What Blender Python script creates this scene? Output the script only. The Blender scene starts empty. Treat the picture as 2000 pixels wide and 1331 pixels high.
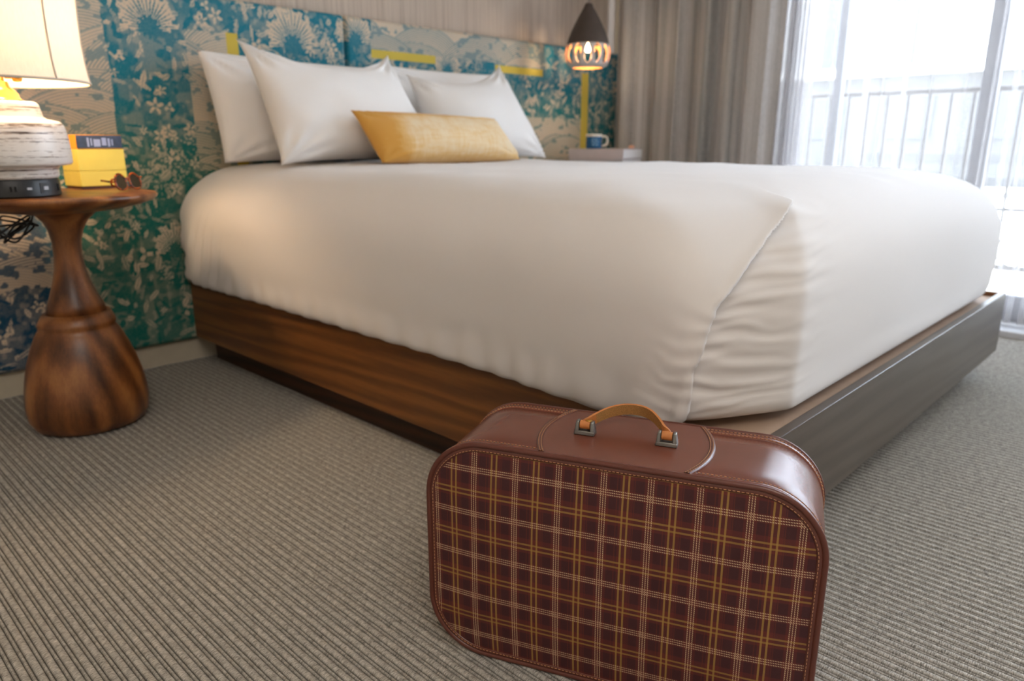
import bpy, bmesh, math, random
import numpy as np
from mathutils import Vector, Matrix

random.seed(7)
RNG = np.random.default_rng(11)
SC = bpy.context.scene
COL = SC.collection
PI = math.pi

# ------------------------------------------------------------------ camera
cam_data = bpy.data.cameras.new('camera')
cam = bpy.data.objects.new('camera', cam_data)
COL.objects.link(cam)
cam_data.sensor_width = 36.0
cam_data.lens = 25.80
cam_data.clip_start = 0.02
cam_data.clip_end = 200
cam.matrix_world = Matrix(((0.69171214, 0.18800755, -0.69727145, 0.0),
                           (-0.72217333, 0.18007741, -0.66786062, 0.0),
                           (0.0, 0.96551814, 0.26033577, 0.75),
                           (0, 0, 0, 1)))
cam_data.dof.use_dof = True
cam_data.dof.focus_distance = 0.97
cam_data.dof.aperture_fstop = 4.5
SC.camera = cam

# ------------------------------------------------------------------ exposure, world, sun, large lights
SC.view_settings.view_transform = 'Standard'
SC.view_settings.look = 'None'
SC.view_settings.gamma = 1.0
SC.view_settings.use_curve_mapping = False
SC.view_settings.exposure = 0.10

world = bpy.data.worlds.new('world')
SC.world = world
world.use_nodes = True
bg = world.node_tree.nodes['Background']
bg.inputs['Color'].default_value = (0.76, 0.85, 1.0, 1)
bg.inputs['Strength'].default_value = 14.5

sun_d = bpy.data.lights.new('sun', 'SUN')
sun_d.energy = 9.0
sun_d.angle = 0.01
sun_d.color = (1.0, 0.95, 0.86)
sun = bpy.data.objects.new('sun', sun_d)
sun.rotation_euler = (math.radians(-42), math.radians(8), 0)   # shines from behind the headboard wall
COL.objects.link(sun)

por_d = bpy.data.lights.new('window_portal', 'AREA')
por_d.shape = 'RECTANGLE'
por_d.size = 2.3
por_d.size_y = 4.1
por_d.cycles.is_portal = True
por = bpy.data.objects.new('window_portal', por_d)
por.location = (3.66, 0.35, 1.17)
por.rotation_euler = (0, math.radians(90), 0)
COL.objects.link(por)

room_d = bpy.data.lights.new('room_fill_light', 'AREA')  # added soft warm fill from behind the camera, no lamp seen there
room_d.shape = 'DISK'
room_d.size = 1.6
room_d.energy = 32
room_d.color = (1.0, 0.92, 0.84)
room = bpy.data.objects.new('room_fill_light', room_d)
room.location = (-0.35, -0.95, 2.45)
COL.objects.link(room)

SC.cycles.max_bounces = 10
SC.cycles.transparent_max_bounces = 12
SC.cycles.transmission_bounces = 6
SC.cycles.caustics_reflective = False
SC.cycles.caustics_refractive = False


# ------------------------------------------------------------------ material helpers
def s2l(c):
    return tuple((x / 255 / 12.92) if x / 255 <= 0.04045 else ((x / 255 + 0.055) / 1.055) ** 2.4 for x in c)


class NT:
    """small node-tree builder"""
    def __init__(self, name):
        self.m = bpy.data.materials.new(name)
        self.m.use_nodes = True
        self.t = self.m.node_tree
        self.b = self.t.nodes['Principled BSDF']
        self.out = self.t.nodes['Material Output']

    def n(self, typ, **kw):
        nd = self.t.nodes.new(typ)
        for k, v in kw.items():
            if k.startswith('i_'):
                key = k[2:]
                key = int(key) if key.isdigit() else key.replace('_', ' ')
                nd.inputs[key].default_value = v
            else:
                setattr(nd, k, v)
        return nd

    def l(self, a, b):
        self.t.links.new(a, b)

    def set(self, **kw):
        for k, v in kw.items():
            self.b.inputs[k.replace('_', ' ')].default_value = v

    def coords(self, scale=(1, 1, 1), rot=(0, 0, 0), kind='Object'):
        tc = self.n('ShaderNodeTexCoord')
        mp = self.n('ShaderNodeMapping')
        mp.inputs['Scale'].default_value = scale
        mp.inputs['Rotation'].default_value = rot
        self.l(tc.outputs[kind], mp.inputs['Vector'])
        return mp.outputs['Vector']

    def noise(self, vec, scale=5, detail=3, rough=0.5, dist=0.0):
        nd = self.n('ShaderNodeTexNoise')
        nd.inputs['Scale'].default_value = scale
        nd.inputs['Detail'].default_value = detail
        nd.inputs['Roughness'].default_value = rough
        nd.inputs['Distortion'].default_value = dist
        self.l(vec, nd.inputs['Vector'])
        return nd.outputs['Fac']

    def ramp(self, fac, stops):
        r = self.n('ShaderNodeValToRGB')
        e = r.color_ramp.elements
        while len(e) < len(stops):
            e.new(0.5)
        for el, (p, c) in zip(e, stops):
            el.position = p
            el.color = (*c[:3], 1)
        self.l(fac, r.inputs['Fac'])
        return r.outputs['Color']

    def math(self, op, a, b=None, c=None):
        nd = self.n('ShaderNodeMath', operation=op)
        for i, x in enumerate((a, b, c)):
            if x is None:
                continue
            if isinstance(x, (int, float)):
                nd.inputs[i].default_value = x
            else:
                self.l(x, nd.inputs[i])
        return nd.outputs[0]

    def mix(self, fac, a, b, mode='MIX'):
        nd = self.n('ShaderNodeMix', data_type='RGBA', blend_type=mode)
        for sock, x in ((nd.inputs['Factor'], fac), (nd.inputs[6], a), (nd.inputs[7], b)):
            if isinstance(x, (int, float)):
                sock.default_value = x
            elif isinstance(x, tuple):
                sock.default_value = (*x[:3], 1)
            else:
                self.l(x, sock)
        return nd.outputs[2]

    def bump(self, h, strength=0.3, dist=0.002):
        nd = self.n('ShaderNodeBump')
        nd.inputs['Strength'].default_value = strength
        nd.inputs['Distance'].default_value = dist
        self.l(h, nd.inputs['Height'])
        self.l(nd.outputs['Normal'], self.b.inputs['Normal'])

    def color(self, c):
        if isinstance(c, tuple):
            self.b.inputs['Base Color'].default_value = (*c[:3], 1)
        else:
            self.l(c, self.b.inputs['Base Color'])


def plain(name, rgb, rough=0.5, metal=0.0, var=0.06, scale=30, spec=0.5):
    """one colour with a faint procedural mottling"""
    k = NT(name)
    v = k.noise(k.coords(), scale, 3)
    c = s2l(rgb)
    lo = tuple(max(0, x * (1 - var)) for x in c)
    hi = tuple(min(1, x * (1 + var)) for x in c)
    k.color(k.ramp(v, [(0.3, lo), (0.7, hi)]))
    k.set(Roughness=rough, Metallic=metal)
    k.b.inputs['Specular IOR Level'].default_value = spec
    return k.m


def wood(name, dark, mid, light, scale=(1, 1, 1), rough=0.38, dist=1.2, nscale=6.0, bands=7.0):
    k = NT(name)
    v = k.coords(scale)
    big = k.noise(v, nscale * 0.35, 4, 0.55, dist)
    w = k.n('ShaderNodeTexWave', wave_type='BANDS', bands_direction='DIAGONAL')
    w.inputs['Scale'].default_value = bands
    w.inputs['Distortion'].default_value = 7.0
    w.inputs['Detail'].default_value = 3
    w.inputs['Detail Scale'].default_value = 1.2
    k.l(v, w.inputs['Vector'])
    fine = k.noise(k.coords(tuple(s * 9 for s in scale)), nscale * 2, 5, 0.65)
    f = k.math('ADD', k.math('MULTIPLY', big, 0.6), k.math('MULTIPLY', w.outputs['Fac'], 0.28))
    f = k.math('ADD', f, k.math('MULTIPLY', k.math('SUBTRACT', fine, 0.5), 0.3))
    k.color(k.ramp(f, [(0.22, s2l(dark)), (0.46, s2l(mid)), (0.72, s2l(light))]))
    k.set(Roughness=rough)
    k.bump(fine, 0.12, 0.001)
    return k.m


def fabric(name, rgb, scale=900, rough=0.85, bump=0.15, var=0.05):
    k = NT(name)
    v = k.coords()
    a = k.noise(k.coords((scale, scale * 0.3, scale * 0.3)), 1.0, 1)
    b = k.noise(k.coords((scale * 0.3, scale, scale)), 1.0, 1)
    h = k.math('ADD', a, b)
    c = s2l(rgb)
    lo = tuple(x * (1 - var) for x in c)
    k.color(k.mix(k.noise(v, 6, 2), lo, c))
    k.set(Roughness=rough)
    k.b.inputs['Specular IOR Level'].default_value = 0.2
    k.b.inputs['Sheen Weight'].default_value = 0.15
    k.bump(h, bump, 0.0006)
    return k.m


# ------------------------------------------------------------------ object helpers
def mesh_obj(name, verts, faces, mat=None, parent=None, smooth=True, loc=None, rot=None):
    me = bpy.data.meshes.new(name)
    me.from_pydata([tuple(map(float, v)) for v in verts], [], [tuple(int(i) for i in f) for f in faces])
    me.validate()
    me.update()
    if smooth:
        me.polygons.foreach_set('use_smooth', [True] * len(me.polygons))
    o = bpy.data.objects.new(name, me)
    if mat:
        me.materials.append(mat)
    COL.objects.link(o)
    if parent:
        o.parent = parent
    if loc:
        o.location = loc
    if rot:
        o.rotation_euler = rot
    return o


def tag(o, label, cat, group=None, kind=None):
    o['label'] = label
    o['category'] = cat
    if group:
        o['group'] = group
    if kind:
        o['kind'] = kind
    return o


def thing(name, label, cat, loc=(0, 0, 0), rz=0.0, group=None):
    o = bpy.data.objects.new(name, None)
    o.empty_display_size = 0.05
    COL.objects.link(o)
    o.location = loc
    o.rotation_euler = (0, 0, rz)
    return tag(o, label, cat, group)


def struct(o):
    o['kind'] = 'structure'
    return o


class MB:
    """collects geometry for ONE mesh"""
    def __init__(self):
        self.v = []
        self.f = []

    def add(self, verts, faces):
        n = len(self.v)
        self.v.extend(verts)
        self.f.extend([tuple(i + n for i in f) for f in faces])

    def grid(self, pts, nu, nv, close_u=False, close_v=False, flip=False):
        """pts[v*nu+u]"""
        fs = []
        for j in range(nv if close_v else nv - 1):
            for i in range(nu if close_u else nu - 1):
                a = j * nu + i
                b = j * nu + (i + 1) % nu
                c = ((j + 1) % nv) * nu + (i + 1) % nu
                d = ((j + 1) % nv) * nu + i
                fs.append((a, d, c, b) if flip else (a, b, c, d))
        self.add(pts, fs)

    def box(self, x0, x1, y0, y1, z0, z1):
        self.add([(x0, y0, z0), (x1, y0, z0), (x1, y1, z0), (x0, y1, z0),
                  (x0, y0, z1), (x1, y0, z1), (x1, y1, z1), (x0, y1, z1)],
                 [(0, 3, 2, 1), (4, 5, 6, 7), (0, 1, 5, 4), (1, 2, 6, 5), (2, 3, 7, 6), (3, 0, 4, 7)])

    def lathe(self, prof, seg=48, off=None, cap=True):
        """prof: list of (r, z); off: list of (x, y) centre offsets"""
        n0 = len(self.v)
        pts = []
        for i, (r, z) in enumerate(prof):
            ox, oy = off[i] if off else (0, 0)
            for k in range(seg):
                a = 2 * PI * k / seg
                pts.append((ox + r * math.cos(a), oy + r * math.sin(a), z))
        self.grid(pts, seg, len(prof), close_u=True)
        if cap:
            if prof[0][0] > 1e-5:
                self.f.append(tuple(n0 + k for k in range(seg))[::-1])
            if prof[-1][0] > 1e-5:
                b = n0 + (len(prof) - 1) * seg
                self.f.append(tuple(b + k for k in range(seg)))

    def tube(self, path, r, seg=8, closed=False, cap=True):
        path = [Vector(p) for p in path]
        n = len(path)
        rs = r if isinstance(r, (list, tuple)) else [r] * n
        n0 = len(self.v)
        pts = []
        prev = None
        for i, p in enumerate(path):
            if closed:
                t = path[(i + 1) % n] - path[i - 1]
            else:
                t = path[min(i + 1, n - 1)] - path[max(i - 1, 0)]
            t.normalize()
            if prev is None:
                ref = Vector((0, 0, 1)) if abs(t.z) < 0.9 else Vector((1, 0, 0))
                s = t.cross(ref).normalized()
            else:
                s = (prev - t * prev.dot(t)).normalized()
            prev = s
            u = s.cross(t)
            for k in range(seg):
                a = 2 * PI * k / seg
                pts.append(tuple(p + (s * math.cos(a) + u * math.sin(a)) * rs[i]))
        self.grid(pts, seg, n, close_u=True, close_v=closed)
        if cap and not closed:
            self.f.append(tuple(n0 + k for k in range(seg))[::-1])
            self.f.append(tuple(n0 + (n - 1) * seg + k for k in range(seg)))

    def build(self, name, mat=None, parent=None, smooth=True, bevel=0, loc=None, rot=None, angle=None, seg=2):
        o = mesh_obj(name, self.v, self.f, mat, parent, smooth, loc, rot)
        bm = bmesh.new()
        bm.from_mesh(o.data)
        bmesh.ops.recalc_face_normals(bm, faces=bm.faces)
        bm.to_mesh(o.data)
        bm.free()
        if bevel:
            md = o.modifiers.new('bevel', 'BEVEL')
            md.width = bevel
            md.segments = seg
            md.limit_method = 'ANGLE'
            md.angle_limit = math.radians(40)
            md.harden_normals = False
        if smooth and angle is not None:
            o.data.set_sharp_from_angle(angle=math.radians(angle))
        elif smooth and bevel:
            o.data.set_sharp_from_angle(angle=math.radians(40))
        return o


def box(name, x0, x1, y0, y1, z0, z1, mat, parent=None, bevel=0.0, smooth=True):
    b = MB()
    b.box(x0, x1, y0, y1, z0, z1)
    return b.build(name, mat, parent, smooth, bevel, angle=40 if smooth and not bevel else None)


def spline(pts, n):
    """Catmull-Rom through pts, n samples"""
    P = [Vector(p) for p in pts]
    P = [P[0] * 2 - P[1]] + P + [P[-1] * 2 - P[-2]]
    m = len(P) - 3
    out = []
    for k in range(n):
        t = k / (n - 1) * m
        i = min(int(t), m - 1)
        t -= i
        a, b, c, d = P[i:i + 4]
        out.append(0.5 * ((2 * b) + (c - a) * t + (2 * a - 5 * b + 4 * c - d) * t * t + (3 * b - a - 3 * c + d) * t ** 3))
    return out


def rrect(w, h, r, nc=10, ns=6):
    """rounded rectangle loop centred on the origin, counter-clockwise"""
    out = []
    cs = [(w / 2 - r, -h / 2 + r, -90), (w / 2 - r, h / 2 - r, 0), (-w / 2 + r, h / 2 - r, 90), (-w / 2 + r, -h / 2 + r, 180)]
    for q in range(4):
        cx, cy, a0 = cs[q]
        for k in range(nc + 1):
            a = math.radians(a0 + 90 * k / nc)
            out.append((cx + r * math.cos(a), cy + r * math.sin(a)))
        nx, ny, a1 = cs[(q + 1) % 4]
        a = math.radians(a1)
        e = (nx + r * math.cos(a), ny + r * math.sin(a))
        s = out[-1]
        for k in range(1, ns):
            t = k / ns
            out.append((s[0] + (e[0] - s[0]) * t, s[1] + (e[1] - s[1]) * t))
    return out


# smooth value noise, vectorised
def vnoise(x, y, seed=0):
    r = np.random.default_rng(seed)
    T = r.random((64, 64))
    xi = np.floor(x).astype(int)
    yi = np.floor(y).astype(int)
    fx = x - xi
    fy = y - yi
    fx = fx * fx * (3 - 2 * fx)
    fy = fy * fy * (3 - 2 * fy)
    a = T[xi % 64, yi % 64]
    b = T[(xi + 1) % 64, yi % 64]
    c = T[xi % 64, (yi + 1) % 64]
    d = T[(xi + 1) % 64, (yi + 1) % 64]
    return (a * (1 - fx) + b * fx) * (1 - fy) + (c * (1 - fx) + d * fx) * fy


def sstep(a, b, x):
    t = np.clip((x - a) / (b - a), 0, 1)
    return t * t * (3 - 2 * t)


# ------------------------------------------------------------------ materials
M = {}
M['paint'] = plain('warm_white_paint', (214, 204, 190), 0.8, var=0.02)
M['ceiling'] = plain('ceiling_paint', (235, 230, 222), 0.9, var=0.02)
M['trimpaint'] = plain('cream_trim_paint', (203, 193, 172), 0.5, var=0.03)

k = NT('vertical_strand_wallpaper')
st = k.noise(k.coords((260, 1, 2.5)), 1.0, 4, 0.7)
st2 = k.noise(k.coords((60, 1, 0.6)), 1.0, 2, 0.5)
f = k.math('ADD', k.math('MULTIPLY', st, 0.7), k.math('MULTIPLY', st2, 0.3))
k.color(k.ramp(f, [(0.3, s2l((164, 147, 134))), (0.52, s2l((198, 182, 168))), (0.75, s2l((216, 201, 187)))]))
k.set(Roughness=0.85)
k.bump(st, 0.25, 0.001)
M['wallpaper'] = k.m

k = NT('ribbed_loop_carpet')
fib = k.noise(k.coords((130, 620, 1), (0, 0, 0.25)), 1.0, 2, 0.6)
big = k.noise(k.coords((70, 70, 1)), 1.0, 2, 0.5)
tc = k.n('ShaderNodeTexCoord')
sx = k.n('ShaderNodeSeparateXYZ')
k.l(tc.outputs['Object'], sx.inputs[0])
dep = k.math('MULTIPLY', k.math('ADD', sx.outputs['Z'], 0.0046), 260.0)       # colour darkens towards the groove bottoms
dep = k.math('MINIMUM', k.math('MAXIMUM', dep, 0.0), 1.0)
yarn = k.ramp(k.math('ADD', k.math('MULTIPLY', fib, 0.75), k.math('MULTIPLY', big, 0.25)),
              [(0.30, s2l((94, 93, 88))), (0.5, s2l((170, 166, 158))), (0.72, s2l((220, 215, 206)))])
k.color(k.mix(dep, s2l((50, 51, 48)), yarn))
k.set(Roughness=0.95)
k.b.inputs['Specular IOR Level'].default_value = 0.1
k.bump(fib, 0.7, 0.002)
M['carpet'] = k.m

M['walnut_y'] = wood('walnut_grain_lengthwise', (88, 52, 25), (114, 70, 32), (140, 91, 43), (11.0, 0.6, 11.0), 0.4, 0.9, 2.2, 1.3)
M['walnut_x_sheen'] = wood('walnut_crosswise_sheen_grey', (74, 63, 54), (86, 75, 65), (98, 88, 78), (0.6, 11.0, 11.0), 0.34, 0.9, 2.2, 1.3)  # same walnut greyed: window sheen on the foot rail painted into the colour
M['plinth'] = wood('dark_plinth_wood', (40, 24, 13), (62, 38, 20), (82, 50, 28), (5, 0.6, 6), 0.6, 1.0, 3.0, 2.0)
M['table_wood'] = wood('turned_acacia_wood', (70, 38, 19), (124, 75, 39), (172, 114, 62), (4.0, 4.0, 0.9), 0.33, 2.6, 3.4, 1.5)
M['deck'] = plain('deck_board', (176, 150, 128), 0.7, var=0.04)
M['duvet'] = fabric('white_sateen_cotton', (229, 224, 221), 800, 0.8, 0.06, 0.015)
M['pillow'] = fabric('white_pillow_cotton', (246, 243, 241), 800, 0.8, 0.06, 0.015)

k = NT('mustard_dyed_cloth')
v1 = k.noise(k.coords((9, 5, 5)), 1.0, 4, 0.6)
v2 = k.noise(k.coords((90, 30, 14)), 1.0, 4, 0.7)
v3 = k.noise(k.coords((14, 20, 90)), 1.0, 3, 0.7)
at = k.n('ShaderNodeAttribute', attribute_name='dye')
f = k.math('ADD', k.math('MULTIPLY', v1, 0.35), k.math('MULTIPLY', v2, 0.35))
f = k.math('ADD', f, k.math('MULTIPLY', v3, 0.3))
f = k.math('ADD', f, k.math('MULTIPLY', at.outputs['Fac'], 0.45))
k.color(k.ramp(f, [(0.44, s2l((236, 214, 178))), (0.62, s2l((228, 188, 124))), (0.86, s2l((212, 156, 68)))]))
k.set(Roughness=0.9)
k.b.inputs['Sheen Weight'].default_value = 0.2
k.bump(v2, 0.3, 0.001)
M['mustard'] = k.m


def leather(name, rgb, rough=0.25, scale=700):
    k = NT(name)
    vor = k.n('ShaderNodeTexVoronoi', feature='DISTANCE_TO_EDGE')
    vor.inputs['Scale'].default_value = scale
    k.l(k.coords(), vor.inputs['Vector'])
    c = s2l(rgb)
    nz = k.noise(k.coords(), 14, 4, 0.6)
    k.color(k.ramp(nz, [(0.3, tuple(x * 0.94 for x in c)), (0.7, tuple(min(1, x * 1.05) for x in c))]))
    rr = k.math('ADD', k.math('MULTIPLY', k.noise(k.coords(), 60, 3), 0.06), rough - 0.03)
    k.l(rr, k.b.inputs['Roughness'])
    k.bump(vor.outputs['Distance'], 0.10, 0.0006)
    return k.m


M['case_leather'] = leather('oxblood_brown_vinyl', (112, 62, 47))
M['case_edge'] = leather('dark_brown_piping_vinyl', (96, 50, 38), 0.3)
M['case_back'] = leather('brown_back_vinyl', (92, 52, 40), 0.4)
M['thread'] = plain('tan_thread', (190, 140, 98), 0.7)
M['tan_leather'] = leather('tan_strap_leather', (196, 124, 66), 0.5, 900)
M['suede'] = plain('tan_suede_back', (176, 130, 74), 0.95, var=0.3, scale=900)
M['gunmetal'] = plain('gunmetal', (140, 140, 136), 0.32, 0.9, var=0.1, scale=60)
M['brass'] = plain('brass', (206, 160, 82), 0.3, 0.9, var=0.05)

# plaid, in the suitcase's own coordinates (x along the front, z up)
k = NT('plaid_cloth')
tc = k.n('ShaderNodeTexCoord')
sx = k.n('ShaderNodeSeparateXYZ')
k.l(tc.outputs['Object'], sx.inputs[0])
U, V = sx.outputs['X'], sx.outputs['Z']


def stripes(k, coord, origin, pitch, offs, half):
    """1 on thin lines at origin + n*pitch + off"""
    res = None
    for o in offs:
        a = k.math('DIVIDE', k.math('SUBTRACT', coord, origin + o - pitch / 2), pitch)
        a = k.math('FRACT', a)
        a = k.math('ABSOLUTE', k.math('SUBTRACT', a, 0.5))
        a = k.math('LESS_THAN', a, half / pitch)
        res = a if res is None else k.math('MAXIMUM', res, a)
    return res


PU, PV = 0.0620, 0.0665
tw = k.math('LESS_THAN', k.math('FRACT', k.math('MULTIPLY', k.math('ADD', U, V), 330)), 0.6)   # twill interruption of the threads
wu = stripes(k, U, -0.1937, PU, (-0.0034, 0, 0.0034), 0.00062)
wv = stripes(k, V, 0.3055, PV, (-0.0034, 0, 0.0034), 0.00062)
yu = stripes(k, U, -0.1637, PU, (-0.0036, 0.0036), 0.00125)
yv = stripes(k, V, 0.2705, PV, (-0.0036, 0.0036), 0.00135)
du = stripes(k, U, -0.1937, PU, (-0.015, 0.015), 0.007)
dv = stripes(k, V, 0.3055, PV, (-0.014, 0.014), 0.008)
ru = stripes(k, U, -0.1637, PU, (-0.0115, 0.0115), 0.0006)
base = k.mix(k.math('MULTIPLY', k.math('ADD', du, dv), 0.5), s2l((102, 44, 38)), s2l((70, 36, 38)))
base = k.mix(k.math('MULTIPLY', ru, 0.5), base, s2l((110, 50, 34)))
c = k.mix(k.math('MULTIPLY', yv, 0.62), base, s2l((160, 126, 62)))
c = k.mix(k.math('MULTIPLY', yu, 0.68), c, s2l((166, 132, 66)))
c = k.mix(k.math('MULTIPLY', k.math('MULTIPLY', wv, tw), 0.9), c, s2l((212, 186, 150)))
c = k.mix(k.math('MULTIPLY', k.math('MULTIPLY', wu, tw), 0.9), c, s2l((212, 184, 146)))
k.color(c)
k.set(Roughness=0.55)
k.b.inputs['Specular IOR Level'].default_value = 0.3
wv_n = k.n('ShaderNodeTexNoise')
wv_n.inputs['Scale'].default_value = 1500
k.l(tc.outputs['Object'], wv_n.inputs['Vector'])
k.bump(wv_n.outputs['Fac'], 0.15, 0.0004)
M['plaid'] = k.m

# lamp
k = NT('banded_stoneware_glaze')
z1 = k.noise(k.coords((5, 5, 210)), 1.0, 3, 0.6)
z2 = k.noise(k.coords((45, 45, 260)), 1.0, 4, 0.7)
f = k.math('ADD', k.math('MULTIPLY', z1, 0.65), k.math('MULTIPLY', z2, 0.35))
k.color(k.ramp(f, [(0.36, s2l((60, 44, 38))), (0.425, s2l((180, 168, 160))), (0.47, s2l((234, 228, 222)))]))
k.set(Roughness=0.3)
k.bump(f, 0.3, 0.002)
M['stoneware'] = k.m
M['black_plastic'] = plain('black_plastic', (30, 31, 33), 0.4, var=0.1)
M['dark_slot'] = plain('dark_slot', (10, 10, 10), 0.8)
M['port_white'] = plain('port_insert', (190, 190, 195), 0.5)

k = NT('lamp_shade_linen')
tr = k.n('ShaderNodeBsdfTranslucent')
tr.inputs['Color'].default_value = (*s2l((236, 228, 216)), 1)
k.color(k.mix(k.noise(k.coords((300, 300, 60)), 1.0, 2), s2l((228, 218, 204)), s2l((244, 236, 224))))
k.set(Roughness=0.9)
mx = k.n('ShaderNodeMixShader')
mx.inputs[0].default_value = 0.13
k.l(k.b.outputs[0], mx.inputs[1])
k.l(tr.outputs[0], mx.inputs[2])
k.l(mx.outputs[0], k.out.inputs['Surface'])
M['shade'] = k.m
M['shade_seam'] = fabric('shade_seam_tape', (214, 200, 182), 600)

k = NT('lit_bulb')
k.color((1, 0.9, 0.75))
k.b.inputs['Emission Color'].default_value = (1.0, 0.72, 0.42, 1)
k.b.inputs['Emission Strength'].default_value = 12
k.l(k.noise(k.coords(), 5), k.b.inputs['Roughness'])
M['bulb'] = k.m

M['pend_cap'] = plain('matt_umber_ceramic', (78, 66, 58), 0.75, var=0.1)
M['pend_white'] = plain('bisque_ceramic', (206, 196, 190), 0.55, var=0.05)
M['copper'] = plain('copper_lining', (240, 164, 100), 0.35, 0.3, var=0.1)
M['cord_grey'] = plain('grey_flex', (150, 140, 130), 0.7)
M['box_yellow'] = plain('yellow_card', (228, 210, 96), 0.45, var=0.03)
M['box_orange'] = plain('orange_card', (240, 160, 46), 0.45, var=0.03)
M['box_navy'] = plain('navy_label', (52, 66, 92), 0.4, var=0.25, scale=60)
M['box_print'] = plain('pale_blue_print', (150, 164, 206), 0.5)
M['box_brown'] = plain('brown_box_foot', (92, 58, 40), 0.6)
M['mug_blue'] = plain('blue_glaze', (34, 96, 142), 0.25, var=0.05)
M['mug_white'] = plain('white_glaze', (226, 216, 202), 0.3)
M['print_pale'] = plain('pale_print', (120, 160, 186), 0.5)
M['book_cover'] = plain('pale_pinkish_cover', (206, 192, 190), 0.6, var=0.03)
M['book_cover_grey'] = plain('pale_grey_cover', (196, 188, 186), 0.6, var=0.03)
M['paper'] = plain('book_paper', (236, 232, 230), 0.9, var=0.04, scale=200)
M['print_dark'] = plain('dark_print', (84, 76, 74), 0.7)
M['peach'] = plain('peach_trinket', (226, 170, 140), 0.5)
M['alu'] = plain('pale_aluminium', (205, 205, 208), 0.4, 0.3, var=0.03)
M['door_frame'] = plain('grey_door_frame', (150, 150, 156), 0.5, 0.1, var=0.04)
M['rail_metal'] = plain('railing_paint', (84, 78, 74), 0.5, 0.1)
M['terrace'] = plain('pale_concrete', (226, 222, 214), 0.9, var=0.05, scale=3)
M['facade'] = plain('pale_stucco', (206, 202, 196), 0.9, var=0.05, scale=3)
M['far_grey'] = plain('grey_cladding', (78, 77, 76), 0.9, var=0.1, scale=3)
M['far_glass'] = plain('dark_window_glass', (58, 60, 62), 0.15)

k = NT('tortoiseshell')
k.color(k.ramp(k.noise(k.coords(), 120, 3, 0.6), [(0.4, s2l((46, 24, 12))), (0.6, s2l((196, 92, 30)))]))
k.set(Roughness=0.15)
M['tortoise'] = k.m
k = NT('smoked_lens')
k.color(s2l((74, 62, 40)))
k.set(Roughness=0.08)
k.b.inputs['Transmission Weight'].default_value = 0.35
M['lens'] = k.m

k = NT('window_glass')
k.color((1, 1, 1))
g = k.n('ShaderNodeBsdfGlossy')
g.inputs['Roughness'].default_value = 0.02
t = k.n('ShaderNodeBsdfTransparent')
t.inputs['Color'].default_value = (0.95, 0.97, 0.97, 1)
fr = k.n('ShaderNodeFresnel')
fr.inputs['IOR'].default_value = 1.45
mx = k.n('ShaderNodeMixShader')
k.l(k.math('MULTIPLY', fr.outputs[0], 0.6), mx.inputs[0])
k.l(t.outputs[0], mx.inputs[1])
k.l(g.outputs[0], mx.inputs[2])
k.l(mx.outputs[0], k.out.inputs['Surface'])
M['glass'] = k.m

k = NT('sheer_voile')
t = k.n('ShaderNodeBsdfTransparent')
tl = k.n('ShaderNodeBsdfTranslucent')
tl.inputs['Color'].default_value = (0.70, 0.68, 0.69, 1)
df = k.n('ShaderNodeBsdfDiffuse')
df.inputs['Color'].default_value = (0.70, 0.68, 0.69, 1)
m1 = k.n('ShaderNodeMixShader')
m1.inputs[0].default_value = 0.5
k.l(tl.outputs[0], m1.inputs[1])
k.l(df.outputs[0], m1.inputs[2])
m2 = k.n('ShaderNodeMixShader')
lw = k.n('ShaderNodeLayerWeight')
lw.inputs['Blend'].default_value = 0.35
cover = k.math('ADD', k.math('MULTIPLY', lw.outputs['Facing'], 0.42), 0.25)   # more threads in the way when seen edge-on
cover = k.math('MINIMUM', k.math('ADD', cover, k.math('MULTIPLY', k.math('SUBTRACT', k.noise(k.coords((1, 420, 420)), 1.0, 1), 0.5), 0.2)), 0.9)
k.l(cover, m2.inputs[0])
k.l(t.outputs[0], m2.inputs[1])
k.l(m1.outputs[0], m2.inputs[2])
k.l(m2.outputs[0], k.out.inputs['Surface'])
M['sheer'] = k.m

k = NT('two_tone_drape_cloth')
s1 = k.noise(k.coords((1, 24, 0.25)), 1.0, 3, 0.6)
s2 = k.noise(k.coords((1, 500, 60)), 1.0, 2, 0.6)
f = k.math('ADD', k.math('MULTIPLY', s1, 0.8), k.math('MULTIPLY', s2, 0.2))
k.color(k.ramp(f, [(0.36, s2l((142, 143, 139))), (0.5, s2l((174, 167, 161))), (0.64, s2l((204, 198, 194)))]))
k.set(Roughness=0.8)
k.b.inputs['Sheen Weight'].default_value = 0.2
k.bump(s2, 0.2, 0.001)
M['drape'] = k.m


# ================================================================== SETTING
WY = 2.583        # headboard wall
WX = 3.56         # window wall
X0, Y0, ZC = -1.5, -2.4, 2.6

# carpet: the ribs are real, a wide one and a narrow one per pitch
pitch = 0.018
prof = [(0.0, -0.0046), (0.0010, -0.0016), (0.003, -0.0003), (0.006, 0.0), (0.009, -0.0003), (0.0108, -0.0016),
        (0.0118, -0.0046), (0.0129, -0.0020), (0.0148, -0.0008), (0.0168, -0.0020)]
xs = []
x = X0
while x < WX:
    for dx, dz in prof:
        xs.append((x + dx, dz))
    x += pitch
nx = len(xs)
ny = 3
pts = []
for yy in (Y0, 0.2, WY):
    pts += [(px, yy, pz) for px, pz in xs]
b = MB()
b.grid(pts, nx, ny)
floor = struct(b.build('floor', M['carpet']))

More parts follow.
